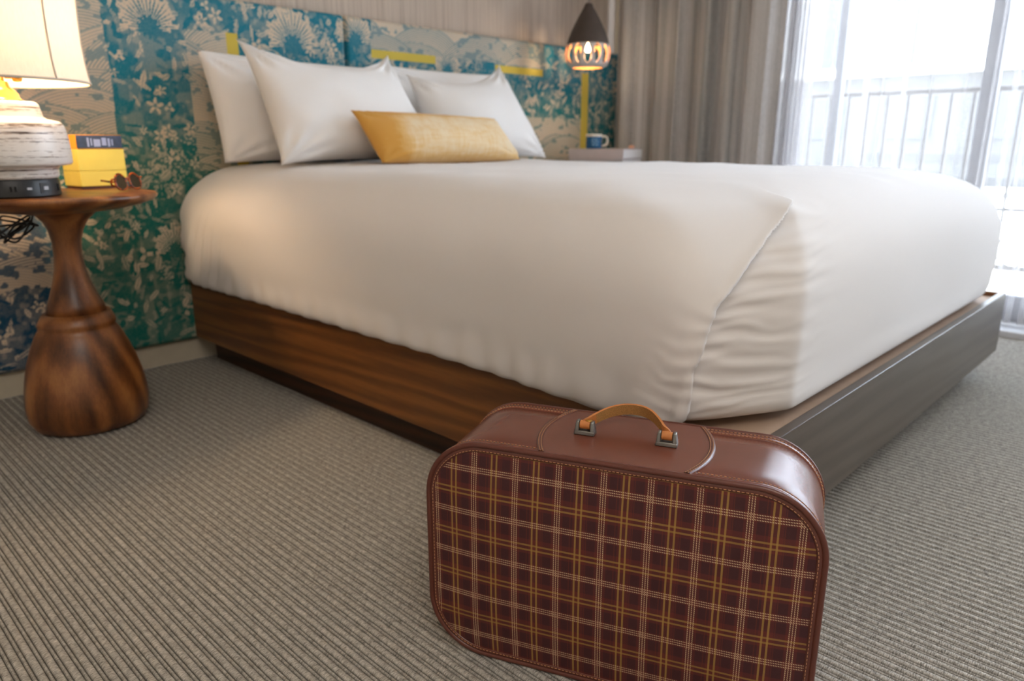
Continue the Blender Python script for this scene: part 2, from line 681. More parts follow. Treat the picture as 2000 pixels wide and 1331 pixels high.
struct(box('ceiling', X0 - .1, WX + .1, Y0 - .1, WY + .1, ZC, ZC + .1, M['ceiling']))
struct(box('wall_back', X0 - .1, WX + .2, WY, WY + .1, -.1, ZC, M['wallpaper']))
struct(box('wall_left', X0 - .1, X0, Y0, WY, -.1, ZC, M['paint']))
struct(box('wall_front', X0 - .1, WX + .2, Y0 - .1, Y0, -.1, ZC, M['paint']))
wr = MB()
OY0, OY1, OZ = -1.70, 2.40, 2.32
wr.box(WX, WX + .1, OY1, WY, -.1, ZC)
wr.box(WX, WX + .1, Y0, OY0, -.1, ZC)
wr.box(WX, WX + .1, OY0, OY1, OZ, ZC)
struct(wr.build('wall_right', M['paint'], smooth=False))
struct(box('baseboard_back', X0, 3.50, WY - .022, WY, 0, 0.082, M['trimpaint'], bevel=0.004))
struct(box('baseboard_left', X0, X0 + .018, Y0, WY, 0, 0.082, M['trimpaint'], bevel=0.004))
struct(box('trim_1', 3.512, 3.558, WY - .03, WY, 0, ZC, M['trimpaint'], bevel=0.004))
struct(box('trim_2', 3.40, WX + .12, OY0, OY1, -.01, 0.028, M['alu'], bevel=0.006))

# sliding door in the window wall
dw = thing('window_1', 'sliding glass balcony door with grey frame behind the sheer curtain', 'window')
del dw['category']
struct(dw)
for (ya, yb) in ((2.33, 2.40), (1.365, 1.40), (0.745, 0.805), (0.24, 0.32), (-0.70, -0.62), (-1.70, -1.63)):
    box('stile', 3.60, 3.645, ya, yb, 0.03, OZ, M['door_frame'], dw, 0.004)
box('rail', 3.60, 3.645, -1.63, 2.33, 0.03, 0.135, M['door_frame'], dw, 0.004)
box('rail', 3.60, 3.645, -1.63, 2.33, OZ - .09, OZ, M['door_frame'], dw, 0.004)
for (ya, yb) in ((1.40, 2.33), (0.805, 1.365), (0.32, 0.745), (-0.62, 0.24), (-1.63, -0.70)):
    box('pane', 3.618, 3.624, ya, yb, 0.135, OZ - .09, M['glass'], dw, smooth=False)

# ------------------------------------------------------------------ outside
struct(box('ground', 3.68, 40, -30, 40, -0.25, -0.06, M['terrace']))
rl = thing('balcony_railing', 'thin grey metal balcony railing outside the glass door, with scrolled brackets', 'railing', (4.55, 0, 0))
RY0, RY1 = -1.2, 2.6
box('top_rail', -.02, .02, RY0, RY1, 1.00, 1.03, M['rail_metal'], rl, 0.004)
box('middle_rail', -.012, .012, RY0, RY1, 0.405, 0.425, M['rail_metal'], rl, 0.003)
box('bottom_rail', -.014, .014, RY0, RY1, 0.10, 0.13, M['rail_metal'], rl, 0.003)
yy = RY0 + 0.03
bal = None
while yy < RY1:
    if bal is None:
        q = MB()
        q.box(-.007, .007, -.007, .007, 0.12, 1.005)
        bal = q.build('baluster', M['rail_metal'], rl, loc=(0, yy, 0), angle=40)
    else:
        c2 = bal.copy()
        COL.objects.link(c2)
        c2.location = (0, yy, 0)
    yy += 0.105
yy = RY0 + 0.03
while yy < RY1 - .3:
    for sgn in (0, 1):
        q = MB()
        A = [(0, 0.0, .41), (0, .05, .33), (0, .085, .27), (0, .105, .215), (0, .10, .17), (0, .07, .14), (0, .02, .115)]
        if sgn:
            A = [(p[0], .21 - p[1], p[2]) for p in A]
        q.tube(spline(A, 22), 0.006, 6)
        q.build('scroll', M['rail_metal'], rl, loc=(0, yy, 0))
    yy += 0.21
for yy in (RY0, RY1):
    box('post', -.02, .02, yy - .02, yy + .02, -0.06, 1.05, M['rail_metal'], rl, 0.003)

bd = thing('building', 'pale low building with dark windows far beyond the balcony', 'building', (19, 0, -.06))
box('wall', 0, 4, -22, 26, 0, 2.3, M['far_grey'], bd)
box('roof', -.3, 4.3, -22.3, 26.3, 2.3, 2.5, M['facade'], bd)
for i in range(10):
    y = 16.5 - i * 1.9
    box('window', -.05, .04, y, y + 1.0, 0.9, 1.9, M['far_glass'], bd)
tw = thing('building', 'tall pale building with narrow window strips rising behind the low one', 'building', (27, 0, -.06))
box('wall', 0, 6, 6, 24, 0, 9, M['facade'], tw)
for i in range(7):
    y = 8 + i * 2.2
    box('window', -.05, .04, y, y + .8, 3.2, 6.5, M['far_glass'], tw)
bn = thing('outdoor_bench', 'grey slatted bench standing on the bright ground beyond the railing', 'bench', (8.2, 1.9, -.06))
for zz in (0.62, 0.40):
    box('slat', 0.05, .08, -.9, .9, zz, zz + .1, M['far_grey'], bn, 0.005)
for xx in (-.34, -.18, -.02):
    box('slat', xx - .06, xx + .06, -.9, .9, 0.33, .36, M['far_grey'], bn, 0.005)
for yy in (-.8, .8):
    box('leg', -.36, -.30, yy - .03, yy + .03, 0, .33, M['far_grey'], bn, 0.005)
    box('leg', 0.02, .08, yy - .03, yy + .03, 0, .72, M['far_grey'], bn, 0.005)


# ------------------------------------------------------------------ curtains
def cloth_path(name, path_fn, y_a, y_b, n, z0, z1, nz, mat, parent=None):
    """path_fn(s, t) -> (x, y) for s along the width, t = 0 top .. 1 bottom"""
    s = np.linspace(0, 1, n)
    pts = []
    for j in range(nz):
        t = j / (nz - 1)
        X, Y = path_fn(s, t)
        z = z1 + (z0 - z1) * t
        pts += [(a, bq, z) for a, bq in zip(X, Y)]
    q = MB()
    q.grid(pts, n, nz)
    return q


def drape_fn(s, t):
    Y = 2.515 + (1.585 - 2.515) * s
    ph = 2 * PI * (s * 5.0 + 0.25 * np.sin(2 * PI * s * 1.3 + 0.5))
    amp = 0.032 + 0.012 * np.sin(2 * PI * s * 2.1 + 1)
    X = 3.435 + amp * np.sin(ph) + 0.010 * np.sin(2.3 * ph + 1.0 + 0.5 * t) + 0.006 * np.sin(2 * PI * s * 3 + 3 * t)
    Y = Y + 0.016 * np.sin(2 * ph + 0.6) + 0.02 * t * s
    return X, Y


dr = thing('drape', 'heavy grey taupe drape gathered beside the headboard', 'curtain', (0, 0, 0))
q = cloth_path('drape', drape_fn, 0, 0, 420, 0.015, 2.46, 14, M['drape'])
panel = q.build('cloth', M['drape'], dr)
sm = panel.modifiers.new('thickness', 'SOLIDIFY')
sm.thickness = 0.002


def sheer_fn(s, t):
    # the first part is bunched against the drape, the rest hangs in loose folds
    g = np.clip(s / 0.13, 0, 1)
    Y = np.where(s < 0.13, 1.605 + (0.02 * t - 0.135) * g, 1.47 + 0.02 * t + (-1.75 - 1.49) * (s - 0.13) / 0.87)
    ph = 2 * PI * (s * 25 + 4.5 * g + 0.55 * np.sin(2 * PI * s * 2.2 + 0.4) + 0.25 * np.sin(2 * PI * s * 5.1))
    amp = (0.020 + 0.012 * np.sin(2 * PI * s * 4.3 + 1)) * (0.8 + 0.35 * t)
    X = 3.515 + amp * np.sin(ph + 0.5 * np.sin(3 * t + 7 * s)) + 0.006 * np.sin(2.7 * ph)
    Y = Y + 0.022 * np.sin(2 * ph + 0.4) + 0.02 * t * np.sin(9 * s * PI) * (1 - g * 0.5)
    return X, Y


shr = thing('sheer_curtain', 'white translucent sheer curtain hanging across the balcony door', 'curtain', (0, 0, 0))
q = cloth_path('sheer', sheer_fn, 0, 0, 760, 0.035, 2.46, 16, M['sheer'])
q.build('cloth', M['sheer'], shr)
rod = thing('curtain_track', 'white curtain track fixed over the balcony door', 'curtain track', (0, 0, 0))
box('track', 3.31, 3.53, -1.78, 2.52, 2.462, 2.50, M['alu'], rod, 0.004)
box('fascia', 3.265, 3.29, -1.78, 2.52, 2.44, ZC, M['paint'], rod, 0.003)

# ================================================================== HEADBOARD (printed fabric, painted into a colour attribute)
HX0, HX1, HZ0, HZ1 = 0.10, 3.503, 0.083, 1.216
RES = 0.0032
HNX = int((HX1 - HX0) / RES)
HNZ = int((HZ1 - HZ0) / RES)
gx = np.linspace(HX0, HX1, HNX)[None, :].repeat(HNZ, 0)
gz = np.linspace(HZ0, HZ1, HNZ)[:, None].repeat(HNX, 1)
r = np.random.default_rng(3)


def paint_dunes(seed, rmin=0.10, rmax=0.24, pitch=0.0082):
    """overlapping hills, each engraved with concentric arcs"""
    q = np.random.default_rng(seed)
    ink = np.full(gx.shape, 0.12)
    n = int((HX1 - HX0) * (HZ1 - HZ0) / (0.0062))
    cz = np.sort(q.uniform(HZ0 - .1, HZ1 + .1, n))[::-1]
    for c in cz:
        cx = q.uniform(HX0, HX1)
        R = q.uniform(rmin, rmax)
        i0, i1 = np.searchsorted(gz[:, 0], [c - R, c + R])
        j0, j1 = np.searchsorted(gx[0], [cx - R * 1.3, cx + R * 1.3])
        if i1 <= i0 or j1 <= j0:
            continue
        X = gx[i0:i1, j0:j1] - cx
        Z = gz[i0:i1, j0:j1] - c
        ang = q.uniform(-0.5, 0.5)
        Xr = X * math.cos(ang) + Z * math.sin(ang)
        Zr = -X * math.sin(ang) + Z * math.cos(ang)
        D = np.sqrt((Xr / q.uniform(1.0, 1.3)) ** 2 + Zr ** 2)
        ins = D < R
        lines = 0.5 + 0.5 * np.sin(2 * PI * D / pitch)
        thick = 0.35 + 0.5 * q.random()
        val = 0.06 + thick * lines * (0.25 + 0.75 * sstep(0.3, 1.0, D / R))
        edge = sstep(R - 0.006, R - 0.001, D)
        val = np.maximum(val, 0.75 * edge)
        sub = ink[i0:i1, j0:j1]
        sub[ins] = val[ins]
    return ink


def paint_foliage(seed, dens=1.0):
    q = np.random.default_rng(seed)
    n1 = vnoise(gx * 28, gz * 28, seed)
    n2 = vnoise(gx * 75, gz * 75, seed + 1)
    n3 = vnoise(gx * 10, gz * 10, seed + 2)
    ink = 0.92 + 0.08 * sstep(0.35, 0.6, n3) - 0.16 * sstep(0.55, 0.75, n1) - 0.18 * sstep(0.6, 0.8, n2)
    area = (HX1 - HX0) * (HZ1 - HZ0)

    def win(cx, cz, R):
        i0, i1 = np.searchsorted(gz[:, 0], [cz - R, cz + R])
        j0, j1 = np.searchsorted(gx[0], [cx - R, cx + R])
        return slice(i0, i1), slice(j0, j1)
    # stippled tree crowns
    for _ in range(int(90 * dens)):
        cx, cz, R = q.uniform(HX0, HX1), q.uniform(HZ0, HZ1), q.uniform(.03, .075)
        w = win(cx, cz, R)
        X, Z = gx[w] - cx, gz[w] - cz
        D = np.hypot(X, Z * 1.1)
        stip = vnoise(gx[w] * 180, gz[w] * 180, seed + 5)
        val = np.where(stip > 0.55, 0.42, 0.92) + 0.25 * sstep(0.0, R, -Z)
        m = D < R * (0.9 + 0.1 * np.sin(np.arctan2(Z, X) * 9))
        s = ink[w]
        s[m] = np.clip(val[m], 0, 1)
    # feathery leaves
    for _ in range(int(2600 * dens)):
        cx, cz = q.uniform(HX0, HX1), q.uniform(HZ0, HZ1)
        L, W = q.uniform(.010, .034), q.uniform(.004, .010)
        w = win(cx, cz, L)
        X, Z = gx[w] - cx, gz[w] - cz
        a = q.uniform(0, PI)
        u = X * math.cos(a) + Z * math.sin(a)
        v = -X * math.sin(a) + Z * math.cos(a)
        m = (np.abs(v) < W * (1 - (u / L) ** 2)) & (np.abs(u) < L)
        s = ink[w]
        tone = q.choice([0.15, 0.3, 0.45, 1.0], p=[.22, .2, .2, .38])
        val = tone + 0.4 * (np.abs(v) < 0.0016)
        s[m] = np.clip(val[m], 0, 1)
    # flowers
    for _ in range(int(420 * dens)):
        cx, cz, R = q.uniform(HX0, HX1), q.uniform(HZ0, HZ1), q.uniform(.012, .028)
        w = win(cx, cz, R)
        X, Z = gx[w] - cx, gz[w] - cz
        th = np.arctan2(Z, X) + q.uniform(0, 6)
        D = np.hypot(X, Z)
        k5 = q.choice([5, 6, 3])
        m = D < R * (0.55 + 0.45 * np.cos(k5 * th))
        s = ink[w]
        val = 0.08 + 0.7 * sstep(R * .35, R * .1, D) * (D < R * .3) + 0.3 * (np.cos(k5 * th) > .97)
        s[m] = np.clip(val[m], 0, 1)
    return ink


def palm(ink, cx, cz, R, a0=-0.15, a1=PI + 0.15, n=21):
    """a fan palm: pointed blades of uneven length on a dark heart"""
    X, Z = gx - cx, gz - cz
    D = np.hypot(X, Z)
    th = np.arctan2(Z, X)
    th = np.where(th < -PI / 2, th + 2 * PI, th)
    blade = np.floor((th - a0) * n / (a1 - a0))
    ln = R * (0.72 + 0.28 * np.mod(np.abs(np.sin(blade * 12.9898) * 43758.5), 1.0)) * (0.75 + 0.25 * np.sin(np.clip(th, 0, PI)))
    frac = (th - a0) * n / (a1 - a0) - blade - 0.5
    half = 0.40 * (1 - (D / ln) ** 1.5)
    on = (D < ln) & (th > a0) & (th < a1)
    halo = (D < ln * 1.04) & (th > a0) & (th < a1)
    ink[halo] = np.minimum(ink[halo], 0.12 + 0.25 * (np.abs(frac[halo]) < 0.08))
    ink[on & (np.abs(frac) < half)] = 0.95
    ink[(D < R * (.26 + .05 * np.sin(th * 11))) & (Z > -R * .3)] = 0.95
    trunk = (np.abs(X + 0.1 * Z) < R * .28) & (Z < 0) & (Z > -R * 1.1)
    ink[trunk] = np.maximum(ink[trunk], 0.75)


du = paint_dunes(21)
fo = paint_foliage(31)
ink = fo.copy()
wob = 0.012 * (vnoise(gz * 9, gx * 0 + 3, 4) - 0.5)


def zone(src, xa, xb, za, zb):
    m = (gx + wob > xa) & (gx + wob < xb) & (gz > za) & (gz < zb)
    ink[m] = src[m]


# patchwork of dune and forest scenes
for (px, pz, pr) in ((1.00, 1.10, .12), (1.50, 1.09, .13), (1.77, 1.13, .11), (2.24, 1.05, .10), (1.0, .40, .09)):
    palm(ink, px, pz, pr)
zone(du, 0.10, 0.865, 0.735, 1.155)
zone(du, 1.11, 1.255, 0.66, 1.105)
zone(du, 1.842, 2.53, 1.105, 1.3)
zone(du, 2.53, 2.86, 1.098, 1.3)
zone(du, 1.842, 2.17, 0.1, 0.9)
zone(du, 2.62, 3.165, 0.30, 0.87)
zone(du, 0.10, 0.66, 0.33, 0.60)
# dark cloud tufts over the dunes
cl = vnoise(gx * 22, gz * 34, 8) * 0.6 + vnoise(gx * 60, gz * 90, 9) * 0.4
lowleft = (gx < 0.66) & (gz < 0.62) & (gz > 0.33)
m = (cl > 0.56) & lowleft
ink[m] = 0.9
m = (cl > 0.66) & (du == ink)
ink[m] = 0.7
grain = 0.10 * (r.random(gx.shape) - 0.5)
ink = np.clip(ink + grain, 0, 1)

cream = np.array(s2l((226, 204, 178)))
blue = np.array(s2l((16, 120, 142)))
green = np.array(s2l((20, 108, 98)))
navy = np.array(s2l((18, 72, 100)))
gmix = (sstep(0.95, 0.62, gz) * sstep(0.62, 0.72, gx) * sstep(1.5, 1.2, gx) + 0.55 * (gx > 2.3) * sstep(1.08, 0.9, gz))[..., None]
nmix = (sstep(0.66, 0.60, gx) * sstep(0.7, 0.55, gz))[..., None]
inkcol = blue * (1 - gmix) + green * gmix
inkcol = inkcol * (1 - nmix) + navy * nmix
rgb = cream * (1 - ink[..., None]) + inkcol * ink[..., None]
yel = np.array(s2l((216, 192, 84)))
for (xa, xb, za, zb) in ((1.248, 1.290, 0.62, 1.11), (1.842, 2.171, 1.072, 1.105), (2.53, 2.859, 1.062, 1.097), (3.165, 3.222, 0.60, 1.10)):
    m = (gx > xa) & (gx < xb) & (gz > za) & (gz < zb)
    rgb[m] = yel

k = NT('toile_print_fabric')
at = k.n('ShaderNodeAttribute', attribute_name='print')
k.color(at.outputs['Color'])
k.set(Roughness=0.75)
k.b.inputs['Specular IOR Level'].default_value = 0.25
k.bump(k.noise(k.coords((900, 1, 900)), 1.0, 1), 0.1, 0.0005)
M['toile'] = k.m

hb = thing('headboard', 'tall upholstered headboard in blue and cream landscape print behind the bed', 'headboard', (0, 0, 0))
GAP = 1.729
for (xa, xb) in ((HX0, GAP - .002), (GAP + .002, HX1)):
    j0, j1 = np.searchsorted(gx[0], [xa, xb])
    X = gx[:, j0:j1]
    Z = gz[:, j0:j1]
    e = np.minimum(np.minimum(X - X.min(), X.max() - X), np.minimum(Z - Z.min(), Z.max() - Z))
    Yf = 2.530 + 0.012 * (1 - np.clip(e / 0.014, 0, 1)) ** 2
    nzz, nxx = X.shape
    V3 = np.stack([X, Yf, Z], -1).reshape(-1, 3)
    idx = np.arange(nzz * nxx).reshape(nzz, nxx)
    F = np.stack([idx[:-1, :-1], idx[:-1, 1:], idx[1:, 1:], idx[1:, :-1]], -1).reshape(-1, 4)
    # skirt back to the wall
    loop = np.concatenate([idx[0, :], idx[1:, -1], idx[-1, -2::-1], idx[-2:0:-1, 0]])
    base = len(V3)
    back = V3[loop].copy()
    back[:, 1] = WY - 0.001
    V3 = np.concatenate([V3, back])
    nl = len(loop)
    bi = base + np.arange(nl)
    F = np.concatenate([F, np.stack([loop, bi, np.roll(bi, -1), np.roll(loop, -1)], -1)])
    me = bpy.data.meshes.new('panel')
    me.vertices.add(len(V3))
    me.vertices.foreach_set('co', V3.astype(np.float32).ravel())
    me.loops.add(F.size)
    me.loops.foreach_set('vertex_index', F.astype(np.int32).ravel())
    me.polygons.add(len(F))
    me.polygons.foreach_set('loop_start', (np.arange(len(F)) * 4).astype(np.int32))
    me.polygons.foreach_set('use_smooth', np.ones(len(F), dtype=bool))
    me.update(calc_edges=True)
    col = np.ones((len(V3), 4), dtype=np.float32)
    colr = rgb[:, j0:j1].reshape(-1, 3)
    col[:base, :3] = colr
    col[base:, :3] = colr[loop]
    a = me.color_attributes.new('print', 'FLOAT_COLOR', 'POINT')
    a.data.foreach_set('color', col.ravel())
    me.materials.append(M['toile'])
    o = bpy.data.objects.new('panel', me)
    COL.objects.link(o)
    o.parent = hb

# ================================================================== BED
BX0, BX1, BY0, BY1 = 1.035, 2.770, 0.455, 2.528
RT, RB, TH = 0.285, 0.092, 0.019
bed = thing('platform_bed', 'low walnut platform bed frame on a recessed dark plinth', 'bed', (BX0, BY0, 0))
dx, dy = BX1 - BX0, BY1 - BY0
box('side_rail', 0, TH, TH, dy, RB, RT, M['walnut_y'], bed, 0.0015)
box('side_rail', dx - TH, dx, TH, dy, RB, RT, M['walnut_y'], bed, 0.0015)
box('foot_rail', 0, dx, 0, TH, RB, RT, M['walnut_x_sheen'], bed, 0.0015)
box('deck', TH, dx - TH, TH, dy, RT - .035, RT - .014, M['deck'], bed)
box('plinth', 0.065, dx - .09, 0.13, dy, 0, RT - .036, M['plinth'], bed)

# ---- duvet: a puffed, tucked shape with a folded corner at the foot
DL, DR, DF, DB, ZT = 1.000, 2.716, 0.478, 2.512, 0.684
profile = [(0.10, .2725), (0.066, .274), (0.052, .2875), (0.022, .289), (0.008, .300), (0.002, .325), (0.0, .36), (-0.004, .41), (-0.004, .46), (0.0, .51), (0.012, .555), (0.033, .592),
           (0.065, .625), (0.11, .652), (0.18, .671), (0.28, .680), (0.42, .683), (0.58, ZT), (0.70, ZT), (0.80, ZT)]
pr = np.array([[p.x, p.y] for p in spline([(a, b2, 0) for a, b2 in profile], 900)])
seg = np.concatenate([[0], np.cumsum(np.hypot(*np.diff(pr, axis=0).T))])
# finer rows on the sides than on the top
tt = np.concatenate([np.linspace(0, 0.62, 150), np.linspace(0.62, seg[-1], 60)[1:]])
inset = np.interp(tt, seg, pr[:, 0])
zz = np.interp(tt, seg, pr[:, 1])


def perim(d, rFR, rB=0.06):
    """inset outline with a chamfered foot-left corner: samples (x, y, normal) on a fixed parameterisation"""
    x0, x1, y0, y1 = DL + d, DR - d, DF + d, DB - d * 0.15
    out = []

    def arc(cx, cy, rr, a0, a1, n):
        for kk in range(n):
            a = math.radians(a0 + (a1 - a0) * kk / n)
            out.append((cx + rr * math.cos(a), cy + rr * math.sin(a)))

    def line(ax, ay, bx, by, n, pw=1.0):
        for kk in range(n):
            t = (kk / n) ** pw
            out.append((ax + (bx - ax) * t, ay + (by - ay) * t))
    lim = max(1e-4, min((x1 - x0) / 2, (y1 - y0) / 2) * 0.98)
    rfr, rb = min(rFR, lim), min(rB, lim)
    c1 = min(0.205 + .35 * max(d, 0), lim)
    c2 = min(0.105 + .35 * max(d, 0), lim)
    line(x0, y1 - rb, x0, y0 + c2, 250, 0.75)
    line(x0, y0 + c2, x0 + c1, y0, 70)
    line(x0 + c1, y0, x1 - rfr, y0, 260, 1.5)
    arc(x1 - rfr, y0 + rfr, rfr, 270, 360, 24)
    line(x1, y0 + rfr, x1, y1 - rb, 70)
    arc(x1 - rb, y1 - rb, rb, 0, 90, 6)
    line(x1 - rb, y1, x0 + rb, y1, 50)
    arc(x0 + rb, y1 - rb, rb, 90, 180, 8)
    out = np.array(out)
    sm_ = out.copy()
    for _ in range(110):                      # round the two ridges of the corner
        sm_[215:375] = 0.25 * sm_[214:374] + 0.5 * sm_[215:375] + 0.25 * sm_[216:376]
    t = np.roll(sm_, -1, 0) - np.roll(sm_, 1, 0)
    ln = np.hypot(t[:, 0], t[:, 1]) + 1e-9
    nrm = np.stack([t[:, 1] / ln, -t[:, 0] / ln], -1)
    return np.concatenate([sm_, nrm], 1)


rows = []
for d, z in zip(inset, zz):
    P = perim(d, 0.11 + .3 * max(d, 0))
    x, y = P[:, 0], P[:, 1]
    # the side panel ends in a fold; s runs along the outline from the side ridge of the corner
    s_arc = np.concatenate([[0], np.cumsum(np.hypot(np.diff(x), np.diff(y)))])
    s = s_arc - s_arc[250]
    fold = np.interp(z, [.27, .30, .36, .42, .47, .51, .54, .57, .60, .625, .645],
                     [.012, .016, .022, .028, .038, .058, .086, .122, .172, .222, .262])
    fold = fold + 0.0025 * math.sin(z * 60) + 0.0012 * math.sin(z * 120 + 1)
    gone = sstep(.675, .635, z)
    w = sstep(fold - 0.001, fold + 0.004, s)
    # the flap lies over the foot panel with its own thickness and a rolled edge
    off = 0.023 * (1 - w) * sstep(-.55, -.08, s) * gone
    off += 0.004 * np.exp(-((s - fold + 0.010) / 0.010) ** 2) * gone * (1 - w)
    off -= 0.018 * w * np.exp(-np.clip(s - fold, 0, None) / 0.05) * gone
    # wrinkles pulled out of the fold on the foot side
    q1 = np.clip(s - fold, 0, None)
    env = w * gone * np.exp(-(q1 / 0.19) ** 2) * sstep(.285, .33, z)
    wav = np.sin(2 * PI * (z * 27 + 1.6 * q1 + 0.6 * vnoise(q1 * 9, z * 14 + 0 * q1, 41)))
    wav2 = np.sin(2 * PI * (z * 46 - 2.2 * q1 + 1.2 * vnoise(q1 * 14, z * 22 + 0 * q1, 42)))
    off += env * (0.0022 * wav + 0.0013 * wav2)
    # gathers along the flap's edge on the side
    q2 = np.clip(fold - s, 0, None)
    env2 = (1 - w) * np.exp(-(q2 / 0.05) ** 2) * sstep(.58, .50, z)
    off += env2 * 0.0010 * np.sin(2 * PI * (z * 34 - 9 * q2 + 0.8 * vnoise(q2 * 30, z * 20 + 0 * q2, 43)))
    # pulls near the head end of the left side
    hd = sstep(2.05, 2.42, y) * (P[:, 2] < -.9) * sstep(.60, .42, z)
    off += hd * 0.006 * np.sin(2 * PI * (y * 17 + z * 9 + 0.5 * vnoise(y * 8, y * 0 + z * 8, 44)))
    # short puckers at the tucked hem
    hem = sstep(.40, .30, z) * (P[:, 2] < -.9)
    off += hem * 0.004 * (vnoise(s_arc * 18, s_arc * 0 + z * 10, 45) - .5) + hem * 0.003 * np.sin(s_arc * 70 + 3 * vnoise(s_arc * 5, s_arc * 0, 46))
    # broad softness
    off += 0.010 * (vnoise(s_arc * 3.1, s_arc * 0 + z * 5, 47) - .5) * sstep(.29, .34, z) * sstep(.684, .66, z)
    X = P[:, 0] + P[:, 2] * off
    Y = P[:, 1] + P[:, 3] * off
    Zr = np.full(len(X), z) + 0.010 * (vnoise(X * 3.3, Y * 3.3, 48) - .5) * sstep(.62, .68, z) + 0.004 * (vnoise(X * 11, Y * 11, 49) - .5) * sstep(.62, .68, z)
    # the crest of the fold where the two panels meet the top
    crest = np.exp(-(((s - .25) / .05) ** 2) - ((z - .635) / .022) ** 2)
    Zr = Zr + 0.010 * crest
    rows.append(np.stack([X, Y, Zr], -1))
NP = rows[0].shape[0]
dq = MB()
dq.grid([tuple(p) for rr in rows for p in rr], NP, len(rows), close_u=True)
nr = len(rows)
dq.f.append(tuple((nr - 1) * NP + i for i in range(NP)))
duvet = dq.build('duvet', M['duvet'])
tag(duvet, 'thick white duvet tucked over the platform bed, folded at its foot corner', 'duvet')


# ---- pillows from four corners
def pillow(name, TL, TR, BR, BL, thick, mat, label, cat, seed=0, ears=0.04, n=46, dye=False, group=None, wr=0.006, flat=0.5, sag=0.0):
    TL, TR, BR, BL = (np.array(p, float) for p in (TL, TR, BR, BL))
    u = np.linspace(-1, 1, n)
    u = np.sign(u) * np.abs(u) ** 0.85
    v = u.copy()
    Ug, Vg = np.meshgrid(u, v)
    pin = ears
    Us = Ug * (1 - pin * (1 - Vg ** 2) ** 0.8 * np.abs(Ug) ** 3)
    Vs = Vg * (1 - pin * 1.3 * (1 - Ug ** 2) ** 0.8 * np.abs(Vg) ** 3)
    a = (Us + 1) / 2
    b2 = (Vs + 1) / 2
    P = ((1 - a) * (1 - b2))[..., None] * BL + (a * (1 - b2))[..., None] * BR + (a * b2)[..., None] * TR + ((1 - a) * b2)[..., None] * TL
    right = (BR + TR - BL - TL)
    up = (TL + TR - BL - BR)
    nrm = np.cross(right, up)
    nrm /= np.linalg.norm(nrm)
    puff = ((1 - Ug ** 2) * (1 - Vg ** 2)) ** flat
    # belly lower than the middle, as pillows stand
    puff = puff * (1 - 0.25 * Vg)
    rr = np.hypot(np.abs(Ug) - 1, np.abs(Vg) - 1)
    th = np.arctan2(1.001 - np.abs(Vg), 1.001 - np.abs(Ug))
    wrk = wr * np.sin(th * 13 + seed) * np.exp(-((rr - .28) / .22) ** 2)
    wrk = wrk + wr * 1.3 * (vnoise((Ug + 2) * 3.1, (Vg + 2) * 3.1, seed) - .5) * puff
    hgt = np.linalg.norm(TL - BL)
    upv = up / np.linalg.norm(up)
    P = P - upv * (sag * hgt * (1 - Ug ** 2) * ((Vg + 1) / 2) ** 2.5)[..., None]
    F1 = P + nrm * (thick / 2 * puff + wrk * (puff > 0.02))[..., None]
    F2 = P - nrm * (thick / 2 * puff)[..., None]
    q = MB()
    q.grid([tuple(p) for p in F1.reshape(-1, 3)], n, n)
    q.grid([tuple(p) for p in F2.reshape(-1, 3)], n, n, flip=True)
    o = mesh_obj(name, q.v, q.f, mat)
    bm = bmesh.new()
    bm.from_mesh(o.data)
    bmesh.ops.remove_doubles(bm, verts=bm.verts, dist=0.0008)
    bmesh.ops.recalc_face_normals(bm, faces=bm.faces)
    bm.to_mesh(o.data)
    bm.free()
    o.data.polygons.foreach_set('use_smooth', [True] * len(o.data.polygons))
    if dye:
        at2 = o.data.attributes.new('dye', 'FLOAT', 'POINT')
        co = np.zeros(len(o.data.vertices) * 3)
        o.data.vertices.foreach_get('co', co)
        co = co.reshape(-1, 3)
        ex = (co[:, 0] - BL[0]) / (BR[0] - BL[0])
        ez = (co[:, 2] - BL[2]) / (TL[2] - BL[2])
        dv = 1.0 * sstep(.24, .05, ex) + 0.75 * sstep(.86, 1.0, ez) + 0.45 * sstep(.30, .0, ez) + .2 * sstep(.9, 1.0, ex)
        at2.data.foreach_set('value', np.clip(dv, 0, 1).astype(np.float32))
    return tag(o, label, cat, group)


WP = 'white pillows at the head of the bed'
pillow('pillow', (1.100, 2.435, 1.035), (1.82, 2.435, 1.025), (1.84, 2.38, 0.688), (1.13, 2.38, 0.686), 0.17, M['pillow'],
       'white pillow upright against headboard beside the table lamp, mostly covered', 'pillow', 3, 0.03, group=WP)
pillow('pillow', (1.160, 2.29, 1.062), (1.755, 2.31, 1.060), (1.86, 2.145, 0.684), (1.185, 2.12, 0.682), 0.19, M['pillow'],
       'white pillow leaning in front, on the table lamp side, behind mustard cushion', 'pillow', 7, 0.09, group=WP, wr=0.010, sag=0.15)
pillow('pillow', (1.83, 2.472, 1.045), (2.46, 2.472, 1.045), (2.53, 2.45, 0.686), (1.85, 2.45, 0.686), 0.10, M['pillow'],
       'white pillow against headboard on the pendant lamp side, mostly covered', 'pillow', 12, 0.03, group=WP)
pillow('pillow', (1.86, 2.345, 1.005), (2.345, 2.32, 1.068), (2.475, 2.16, 0.684), (1.88, 2.215, 0.684), 0.19, M['pillow'],
       'white pillow leaning in front, on the pendant lamp side, one corner raised', 'pillow', 19, 0.09, group=WP, wr=0.010, sag=0.14)
pillow('lumbar_cushion', (1.405, 2.055, 0.850), (2.055, 2.06, 0.838), (2.10, 1.965, 0.688), (1.445, 1.955, 0.688), 0.13, M['mustard'],
       'mustard yellow lumbar cushion with blotchy dye, lying against the white pillows', 'cushion', 27, 0.025, dye=True, wr=0.004)


